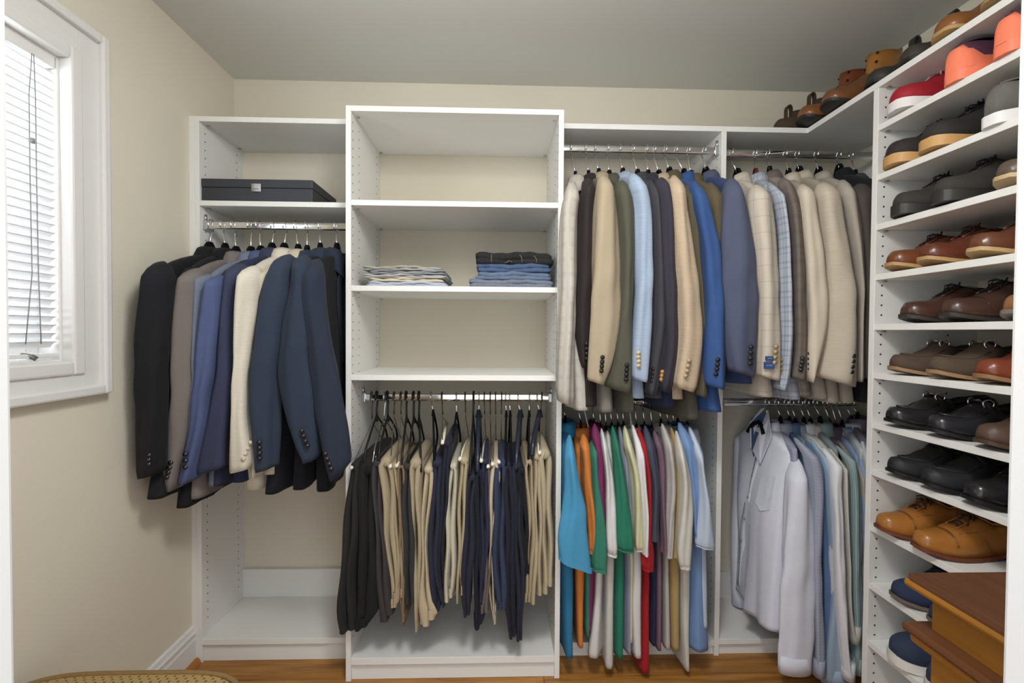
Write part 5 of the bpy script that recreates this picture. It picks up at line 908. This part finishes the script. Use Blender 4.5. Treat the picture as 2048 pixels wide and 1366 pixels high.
def shoe(kind, toe, rz, col, sole, label, group, sc=1.0, rough=.28, lace=None, opt=()):
    nm = {'oxford': 'lace_up_shoe', 'loafer': 'loafer', 'sneaker': 'sneaker', 'boot': 'ankle_boot'}[kind]
    cat = {'oxford': 'shoe', 'loafer': 'loafer', 'sneaker': 'sneaker', 'boot': 'boot'}[kind]
    root = empty(nm, toe, rz); tag(root, label, cat, group)
    L, HWd = .305 * sc, .055 * sc; ht = [(a_, b_ * 1.17) for a_, b_ in HTB[kind]]; wt = WR if kind in ('sneaker', 'boot') else WT
    thick = kind == 'sneaker' or 'thick' in opt
    st = .026 if thick else .008
    def zb(s):
        if thick: return st + .010 * max(0, 1 - s * 4) ** 2
        return .010 + .016 * max(0, 1 - s * 3.4) ** 2 + .017 * (1 / (1 + math.exp(-(s - .66) * 26)))
    def cy(s): return -.006 * math.sin(s * PI) * (1 if 'rightfoot' in opt else -1)
    up = leather(col, rough)
    SS = [0, .008, .02, .04, .065, .1, .14, .18, .23, .28, .33, .38, .43, .48, .53, .58, .63, .68, .74, .8, .86, .9, .93, .955, .975, .99, 1]
    n = 20; rings = []
    def ring(s, k_, grow=1.0, dz=0.0):
        w_ = HWd * interp(wt, s) * grow; h = interp(ht, s); z0 = zb(s)
        openf = max(0, min(1, (s - .5) / .1)); ex = .62 - .2 * openf
        out = []
        for k in range(n):
            if k < n - 5:
                th = PI * k / (n - 6); c, q = math.cos(th), math.sin(th)
                out.append((L * s, cy(s) + w_ * (abs(c) ** .8) * (1 if c > 0 else -1) * (1 - .12 * q * openf), z0 + h * (q ** ex) + dz))
            else:
                f = (k - (n - 6)) / 6.0; out.append((L * s, cy(s) - w_ * .98 * (1 - 2 * f), z0 - .001))
        return out
    for s in SS: rings.append(ring(s, 0))
    m = MB(); vs = [q for r_ in rings for q in r_]; fs = []
    for i in range(len(SS) - 1):
        for k in range(n): fs.append((i * n + k, i * n + (k + 1) % n, (i + 1) * n + (k + 1) % n, (i + 1) * n + k))
    fs += [tuple(range(n)), tuple((len(SS) - 1) * n + k for k in range(n))[::-1]]
    m.add(vs, fs); m.build('upper', up, root)
    # sole
    def outline(s0, s1, grow, nn=22):
        ss = [s0 + (s1 - s0) * (.5 - .5 * math.cos(PI * i / nn)) for i in range(nn + 1)]
        return ss, [HWd * interp(wt, s) * grow for s in ss]
    def slab(s0, s1, grow, ztop, zbot, name, mat):
        ss, ws = outline(s0, s1, grow); m = MB(); nn = len(ss); vs = []
        ex = .004
        for fz in (ztop, zbot):
            for sg in (1, -1):
                for s, w_ in zip(ss, ws): vs.append((L * s + (-ex if s < .05 else ex if s > .97 else 0), cy(s) + sg * w_, fz(s)))
        T1_, T2, B1, B2 = 0, nn, 2 * nn, 3 * nn; fs = []
        sd = []
        for i in range(nn - 1):
            fs += [(T1_ + i, T1_ + i + 1, T2 + i + 1, T2 + i), (B1 + i, B2 + i, B2 + i + 1, B1 + i + 1)]
            sd += [(T1_ + i, B1 + i, B1 + i + 1, T1_ + i + 1), (T2 + i, T2 + i + 1, B2 + i + 1, B2 + i)]
        sd += [(T1_, T2, B2, B1), (T1_ + nn - 1, B1 + nn - 1, B2 + nn - 1, T2 + nn - 1)]
        m.add(vs, fs, False); m.add(vs, sd, True); return m.build(name, mat, root)
    ms = base_mat('sole_%d_%d_%d' % sole, sole, .5)
    if thick: slab(0, 1, 1.09, lambda s: zb(s) + .002, lambda s: max(.0, .008 * max(0, 1 - s * 5)), 'sole', ms)
    else:
        slab(0, 1, 1.10, lambda s: zb(s) + .002, lambda s: zb(s) - st if s < .7 else zb(s) - st, 'sole', ms)
        slab(.73, 1, 1.04, lambda s: zb(s) - st + .001, lambda s: 0.0, 'heel', base_mat('heel_dark', (30, 26, 24), .5) if sole[0] < 120 else ms)
    # opening: flat dark cap paints the shade inside, then the collar roll
    dk = base_mat('shoe_opening_shade', tuple(int(v * .35 + 8) for v in col), .9)
    if kind != 'boot':
        m = MB(); pts = []; nn = 20
        for k in range(nn):
            th = 2 * PI * k / nn; s = .735 + .195 * math.cos(th); w_ = HWd * interp(wt, s) * .66 * math.sin(th)
            pts.append((L * s, cy(s) + w_, zb(s) + interp(ht, s) * .985 + .0015))
        m.add(pts + [(L * .735, cy(.735), zb(.73) + .045)], [(k, (k + 1) % nn, nn) for k in range(nn)]); 
        m2 = MB(); m2.add([(p[0], p[1], p[2] + .001) for p in pts], [tuple(range(nn))], False); m2.build('opening_shade', dk, root)
        MB().tube([(p[0], p[1], p[2] + .001) for p in pts + [pts[0]]], .0026, 6, False).build('collar', up, root)
    def top(s, yy): 
        w_ = HWd * interp(wt, s); q = max(0, 1 - min(1, abs(yy) / w_) ** 2.2) ** .35
        return Vector((L * s, cy(s) + yy, zb(s) + interp(ht, s) * q + .002))
    if kind in ('oxford', 'sneaker') and lace:
        ml = base_mat('lace_%d_%d_%d' % lace, lace, .8); m = MB()
        for i in range(5):
            s = .335 + .04 * i
            m.tube([top(s, -.016 * sc), top(s + .012, 0) + Vector((0, 0, .004)), top(s + .02, .016 * sc)], .0019, 6)
            m.tube([top(s, .016 * sc), top(s + .012, 0) + Vector((0, 0, .003)), top(s + .02, -.016 * sc)], .0019, 6)
        b0 = top(.50, 0)
        for sg in (-1, 1):
            m.tube([b0 + Vector((0, 0, .002)), b0 + Vector((-.008, sg * .016, .010)), b0 + Vector((-.018, sg * .026, .005)), b0 + Vector((-.018, sg * .028, -.004)), b0 + Vector((-.006, sg * .013, .0))], .0023, 6)
            m.tube([b0, b0 + Vector((-.018, sg * .012, .005)), top(.40, sg * .024)], .0019, 6)
        m.build('laces', ml, root)
        # facing panels beside the laces
        m = MB()
        for sg in (-1, 1):
            pts = [top(.31 + .05 * i, sg * .018 * sc) + Vector((0, 0, .0015)) for i in range(5)]
            m.tube(pts, .0022, 6)
        m.build('eyelet_facing', up, root)
    if kind == 'loafer':
        m = MB(); pts = []
        for i in range(17):
            a = PI * i / 16; s = .40 - .32 * math.sin(a); yy = HWd * interp(wt, max(.05, s)) * .72 * math.cos(a)
            pts.append(top(s, yy) + Vector((0, 0, .0005)))
        m.tube(pts, .0028, 6); m.build('apron_seam', up, root)
        m = MB(); m.tube([top(.44, -.036 * sc), top(.43, -.015 * sc) + Vector((0, 0, .002)), top(.43, .015 * sc) + Vector((0, 0, .002)), top(.44, .036 * sc)], .006, 8, ry=.0025); m.build('strap', up, root)
        if 'bit' in opt:
            m = MB(); m.tube([top(.425, -.02), top(.42, 0) + Vector((0, 0, .006)), top(.425, .02)], .0024, 8)
            for sg in (-1, 1):
                c = top(.43, sg * .027) + Vector((0, 0, .003)); m.tube([c + Vector((.011 * math.cos(a), sg * .004 * math.cos(a), .011 * math.sin(a))) for a in [2 * PI * i / 14 for i in range(15)]], .0021, 6, False)
            m.build('metal_bit', M_CHROME, root)
    if 'cap' in opt or 'brogue' in opt:
        m = MB(); m.tube([top(.24, HWd * .93 * (1 - 2 * i / 14)) for i in range(15)], .0016, 6)
        if 'brogue' in opt:
            m.tube([top(.255, HWd * .93 * (1 - 2 * i / 14)) for i in range(15)], .0016, 6)
            for i in range(15):
                m.disc(top(.247, HWd * .88 * (1 - 2 * i / 14)), (0, 0, 1), .0018, .003, 6)
            for sg in (-1, 1): m.tube([top(.3 + .07 * i, sg * HWd * (.62 + .06 * i)) for i in range(5)], .0016, 6)
        m.build('cap_seam', leather(tuple(int(v * .7) for v in col), rough), root)
    def hcut(rg, s):
        lim = zb(s) + interp(ht, s) * min(1.1, .34 + .8 * max(0, (s - .88) / .11))
        return [(q[0], q[1], min(q[2], lim)) for q in rg]
    if 'heelcup' in opt:
        m = MB(); rr = [[(q[0] + (.004 if s > .9 else 0), q[1], q[2]) for q in hcut(ring(s, 0, 1.05, .001), s)] for s in (.66, .76, .86, .92, .96, .98, .99, 1.0)]
        vs = [q for r_ in rr for q in r_[:n - 5]]; k5 = n - 5; fs = []
        for i in range(7):
            for k in range(k5 - 1): fs.append((i * k5 + k, i * k5 + k + 1, (i + 1) * k5 + k + 1, (i + 1) * k5 + k))
        fs.append(tuple(7 * k5 + k for k in range(k5))); m.add(vs, fs); m.build('heel_counter', base_mat('counter', sole, .7, bump=.3, bscale=120), root)
    if kind == 'boot':
        hs = .20 if 'tall' in opt else .15; rr = []
        nn = 22
        for f in (0, .25, .5, .75, 1, 1.0):
            z = .085 + (hs - .085) * f; a = L * (.23 - .02 * f); b = HWd * (.66 + .08 * f)
            rr.append([(L * .755 + .006 * f + a * math.cos(2 * PI * k / nn), b * math.sin(2 * PI * k / nn), z + .012 * (1 if math.cos(2 * PI * k / nn) > .5 else 0) * f) for k in range(nn)])
        last = rr[-1]; c = Vector((L * .755, 0, hs)); rr.append([tuple(c + (Vector(p) - c) * .85 + Vector((0, 0, -.001))) for p in last]); rr.append([tuple(c + (Vector(p) - c) * .8 + Vector((0, 0, -.05))) for p in last])
        m = MB(); vs = [q for r_ in rr for q in r_]; fs = []
        for i in range(len(rr) - 1):
            for k in range(nn): fs.append((i * nn + k, i * nn + (k + 1) % nn, (i + 1) * nn + (k + 1) % nn, (i + 1) * nn + k))
        m.add(vs, fs); m.build('shaft', leather(opt_col(opt, col), rough), root)
        if 'tab' in opt:
            oa = [(-.013, -.035), (-.013, .012), (-.010, .024), (-.004, .030), (.004, .030), (.010, .024), (.013, .012), (.013, -.035)]
            ia = [(.0095, -.035), (.0095, .011), (.007, .021), (.0, .026), (-.007, .021), (-.0095, .011), (-.0095, -.035)]
            for x in (L * .965, L * .535):
                m = MB(); m.prism([(x + a_, hs + b_) for a_, b_ in oa + ia], 1, -.0115, .0115); m.build('pull_tab', up, root)
        if 'eyes' in opt:
            md = base_mat('eyelet', (40, 24, 18), .4, .5); m = MB()
            for i in range(4):
                z = .09 + i * .032
                for sg in (-1, 1): m.disc((L * .565 + .004 * i, sg * HWd * .5, z + .006), (-.5, sg, 0), .004, .006, 8)
            m.build('eyelets', md, root)
            ml = base_mat('lace_boot', (70, 40, 24), .8); m = MB()
            for i in range(4): m.tube([(L * .40 + .018 * i, -.02, .082 + .012 * i), (L * .385 + .018 * i, 0, .098 + .012 * i), (L * .40 + .018 * i, .02, .082 + .012 * i)], .002, 6)
            m.build('laces', ml, root)
    return root
def opt_col(opt, col): 
    for o in opt:
        if isinstance(o, tuple): return o
    return col
BR = (74, 46, 34); XT = 1.222
def S(i): return HT if i < 0 else SZ[i]
def put(i, y, kind, col, sole, label, group, rz=0.0, x=XT, **kw):
    if i < 0: kw['sc'] = .93
    shoe(kind, (x, y, S(i)), math.radians(rz), col, sole, label, group, **kw)
g = 'boots on the top board'
put(-1, -.125, 'boot', (66, 52, 38), (40, 32, 26), 'dark brown suede pull-tab boot in the corner of the top board', g, x=1.12, rough=.9, opt=('tab',))
put(-1, -.235, 'boot', (66, 52, 38), (40, 32, 26), 'dark brown suede pull-tab boot nearer the shoe rack', g, x=1.15, rough=.9, opt=('tab',))
put(-1, -.35, 'boot', (122, 74, 38), (34, 30, 28), 'russet lace-up boot with dark eyelets on the top board', g, x=1.18, opt=('eyes', 'tall', (112, 58, 32)))
put(-1, -.478, 'boot', (112, 70, 40), (40, 36, 32), 'tan-shafted lace-up boot next to the russet one', g, x=1.19, opt=('eyes', 'tall', (150, 100, 46)))
put(-1, -.615, 'boot', (46, 44, 40), (32, 30, 28), 'black pull-tab boot above the rack end panel', g, x=1.25, rough=.6, opt=('tab',))
put(-1, -.745, 'boot', (56, 50, 44), (32, 30, 28), 'charcoal pull-tab boot beside the black one on the top board', g, x=1.255, rough=.7, opt=('tab',))
put(-1, -.885, 'boot', (134, 84, 42), (176, 142, 90), 'brown boot with a pale welt on the top board', g, x=1.235, opt=('tab', (52, 48, 36)))
put(-1, -1.025, 'boot', (112, 78, 44), (160, 130, 90), 'brown boot at the right end of the top board', g, x=1.235, opt=('tab',))
g = 'sneakers on the first rack shelf'
put(0, -.745, 'sneaker', (158, 24, 40), (226, 222, 220), 'red and white sneaker beside the rack end panel', g, rz=-6, rough=.7, lace=(220, 216, 214))
put(0, -.915, 'sneaker', (70, 38, 58), (240, 128, 96), 'plum and coral sneaker, heel outward, next to the red one', g, rz=183, x=XT + .31, rough=.8, opt=('heelcup',))
put(0, -1.06, 'sneaker', (72, 40, 60), (240, 128, 96), 'plum and coral sneaker, heel outward, farther from the red one', g, rz=180, x=XT + .31, rough=.8, opt=('heelcup',))
g = 'sneakers on the second rack shelf'
put(1, -.735, 'sneaker', (44, 38, 36), (196, 152, 96), 'black sneaker with a tan sole beside the end panel', g, rz=-5, rough=.8, lace=(20, 20, 22))
put(1, -.865, 'sneaker', (42, 38, 36), (196, 152, 96), 'black sneaker with a tan sole, second on its shelf', g, rz=-3, rough=.8, lace=(20, 20, 22))
put(1, -1.035, 'sneaker', (98, 96, 92), (226, 224, 224), 'grey knit sneaker with red collar and white sole', g, rz=180, x=XT + .31, rough=.9, lace=(150, 50, 52), opt=('heelcup2',))
g = 'shoes on the third rack shelf'
put(2, -.765, 'oxford', (54, 50, 46), (48, 46, 42), 'dark grey suede lace-up shoe beside the end panel', g, rz=-4, rough=.85, lace=(24, 24, 24), opt=('thick',))
put(2, -.905, 'oxford', (54, 50, 46), (48, 46, 42), 'dark grey suede lace-up shoe, second on its shelf', g, rz=-2, rough=.85, lace=(24, 24, 24), opt=('thick',))
put(2, -1.075, 'oxford', (92, 78, 64), (190, 166, 126), 'taupe leather shoe with a pale sole on the dark suede shelf', g, rough=.35, lace=(40, 34, 30))
g = 'brown oxfords on the fourth rack shelf'
put(3, -.745, 'oxford', (112, 64, 36), (176, 140, 92), 'chestnut brown lace-up shoe beside the end panel', g, rz=-5, lace=(50, 28, 20))
put(3, -.862, 'oxford', (100, 52, 36), (176, 140, 92), 'reddish brown lace-up shoe, second on its shelf', g, rz=-4, lace=(50, 28, 20))
put(3, -1.01, 'oxford', (104, 62, 44), (186, 156, 108), 'brown lace-up shoe with a pale tan welt, third on its shelf', g, rz=-2, lace=(50, 30, 24))
put(3, -1.135, 'oxford', (104, 62, 44), (186, 156, 108), 'brown lace-up shoe at the cut-off end of the fourth shelf', g, rz=-2, lace=(50, 30, 24))
g = 'dark oxfords on the fifth rack shelf'
put(4, -.80, 'oxford', (70, 44, 36), (50, 44, 38), 'dark oxblood brown shiny lace-up shoe nearest the end panel', g, rz=-8, lace=(26, 22, 20))
put(4, -.935, 'oxford', (70, 48, 40), (50, 46, 40), 'dark oxblood brown shiny lace-up shoe, second on its shelf', g, rz=-6, lace=(26, 22, 20), opt=('cap',))
put(4, -1.10, 'oxford', (138, 96, 60), (120, 112, 104), 'tan brown shoe at the cut-off end of the fifth shelf', g, lace=(50, 40, 30))
g = 'loafers on the sixth rack shelf'
put(5, -.765, 'loafer', (78, 62, 50), (150, 118, 86), 'dark brown suede loafer with metal bit nearest the end panel', g, rz=-6, rough=.85, opt=('bit',))
put(5, -.90, 'loafer', (80, 66, 52), (150, 118, 86), 'dark brown suede loafer with metal bit, second on its shelf', g, rz=-5, rough=.85, opt=('bit',))
put(5, -1.035, 'oxford', (120, 58, 36), (140, 104, 72), 'polished cognac shoe beside the suede loafers', g, rz=-3, lace=(50, 28, 20))
g = 'loafers on the seventh rack shelf'
put(6, -.755, 'loafer', (36, 36, 38), (28, 27, 27), 'polished black bit loafer nearest the end panel', g, rz=-6, rough=.25, opt=('bit',))
put(6, -.90, 'loafer', (38, 38, 42), (28, 27, 27), 'polished black bit loafer, second on its shelf', g, rz=-5, rough=.25, opt=('bit',))
put(6, -1.04, 'oxford', (82, 62, 50), (76, 58, 46), 'brown grained shoe beside the polished black loafers', g, rz=-3, rough=.5, lace=(40, 30, 26))
g = 'black shoes on the eighth rack shelf'
put(7, -.765, 'loafer', (30, 31, 34), (22, 22, 23), 'matte black moccasin nearest the end panel', g, rz=-6, rough=.6)
put(7, -.885, 'loafer', (32, 33, 36), (22, 22, 23), 'matte black moccasin, second on its shelf', g, rz=-5, rough=.6)
put(7, -1.01, 'oxford', (34, 34, 36), (22, 22, 23), 'glossy black dress shoe beside the moccasins', g, rz=-4, rough=.22, lace=(20, 20, 20))
put(7, -1.135, 'oxford', (32, 32, 34), (22, 22, 23), 'black dress shoe at the cut-off end of the eighth shelf', g, rz=-3, rough=.22, lace=(20, 20, 20))
g = 'tan brogues on the ninth rack shelf'
put(8, -.745, 'oxford', (160, 104, 46), (110, 58, 40), 'tan brogue with a red-brown sole nearest the end panel', g, rz=-6, x=1.205, lace=(64, 40, 24), opt=('brogue',))
put(8, -.875, 'oxford', (160, 104, 46), (110, 58, 40), 'tan brogue with a red-brown sole, second on its shelf', g, rz=-5, x=1.21, lace=(64, 40, 24), opt=('brogue',))
g = 'navy suede shoes on the tenth rack shelf'
put(9, -.79, 'oxford', (38, 48, 76), (110, 96, 84), 'navy suede shoe nearest the end panel, above the white-soled one', g, rz=-5, rough=.9, lace=(24, 28, 44))
put(9, -.92, 'oxford', (38, 48, 76), (110, 96, 84), 'navy suede shoe partly behind the wooden chest', g, rz=-4, rough=.9, lace=(24, 28, 44))
g = 'navy sneakers on the lowest rack shelf'
put(10, -.79, 'sneaker', (42, 52, 76), (224, 222, 216), 'navy sneaker with a thick white sole nearest the end panel', g, rz=-5, rough=.85)
put(10, -.92, 'sneaker', (42, 52, 76), (224, 222, 216), 'navy sneaker with a thick white sole behind the chest', g, rz=-4, rough=.85)

# ------------------------------------------------------------------ chest and stool
ch = empty('wooden_chest', (1.0, -1.53, 0)); tag(ch, 'stained wooden chest with a moulded top, in front of the shoe rack', 'chest')
def rounded_board(x0, x1, y0, y1, z0, z1, r, name, mat):
    return MB().box(x0 - 1.0, x1 - 1.0, y0 + 1.53, y1 + 1.53, z0, z1, r).build(name, mat, ch)
rounded_board(.796, 1.215, -1.775, -1.305, .826, .85, .008, 'top', M_CHESTTOP)
rounded_board(.792, 1.218, -1.778, -1.301, .822, .838, .007, 'top_edge', M_CHEST)
rounded_board(.826, 1.20, -1.77, -1.33, .74, .826, .001, 'upper_case', M_CHEST)
rounded_board(.79, 1.218, -1.778, -1.30, .735, .752, .008, 'ledge', M_CHESTTOP)
rounded_board(.80, 1.21, -1.776, -1.308, .716, .736, .008, 'ledge_molding', M_CHEST)
rounded_board(.826, 1.20, -1.77, -1.33, .06, .716, .001, 'lower_case', M_CHEST)
rounded_board(.815, 1.205, -1.772, -1.32, .0, .06, .004, 'plinth', M_CHESTTOP)

st = empty('upholstered_stool', (-.885, -1.3, .006)); tag(st, 'low stool with a golden woven seat and braided edge below the window', 'stool')
M_SEAT = fabric((186, 152, 92), 'woven')
n = 64
def rr_pt(th, ax, ay, e): 
    c, s = math.cos(th), math.sin(th)
    return (ax * (abs(c) ** e) * (1 if c > 0 else -1), ay * (abs(s) ** e) * (1 if s > 0 else -1))
m = MB(); prof = [(.0, .452), (.35, .452), (.7, .4505), (.9, .448), (.975, .444)]
vs = []; us = []
for r_, z in prof[1:]:
    for k in range(n):
        x, yy = rr_pt(2 * PI * k / n, .292 * r_, .305 * r_, .42); vs.append((x, yy, z)); us.append((x, yy))
vs.append((0, 0, .4525)); us.append((0, 0)); fs = []
for i in range(3):
    for k in range(n): fs.append((i * n + k, i * n + (k + 1) % n, (i + 1) * n + (k + 1) % n, (i + 1) * n + k))
for k in range(n): fs.append((4 * n, (k + 1) % n, k))
m.add(vs, fs, True, us); m.build('seat_top', M_SEAT, st)
m = MB(); pts = [rr_pt(2 * PI * k / n, .292, .305, .42) + (.442,) for k in range(n + 1)]
m.tube(pts, .007, 8, False)
m.uv = {i: (i * .004, i * .0017) for i in range(len(m.v))}; m.build('braided_piping', fabric((150, 116, 66), 'heather'), st)
m = MB(); vs = []; us = []
for r_, z in ((.985, .44), (1.0, .40), (.985, .34)):
    for k in range(n):
        x, yy = rr_pt(2 * PI * k / n, .292 * r_, .305 * r_, .42); vs.append((x, yy, z)); us.append((k * .02, z))
fs = []
for i in range(2):
    for k in range(n): fs.append((i * n + k, i * n + (k + 1) % n, (i + 1) * n + (k + 1) % n, (i + 1) * n + k))
fs.append(tuple(2 * n + k for k in range(n)))
m.add(vs, fs, True, us); m.build('seat_side', M_SEAT, st)
for sx in (-1, 1):
    for sy in (-1, 1): MB().tube([(sx * .21, sy * .22, .345), (sx * .215, sy * .225, .2), (sx * .22, sy * .23, -.006)], [.026, .02, .015], 12).build('leg', M_CHESTTOP, st)
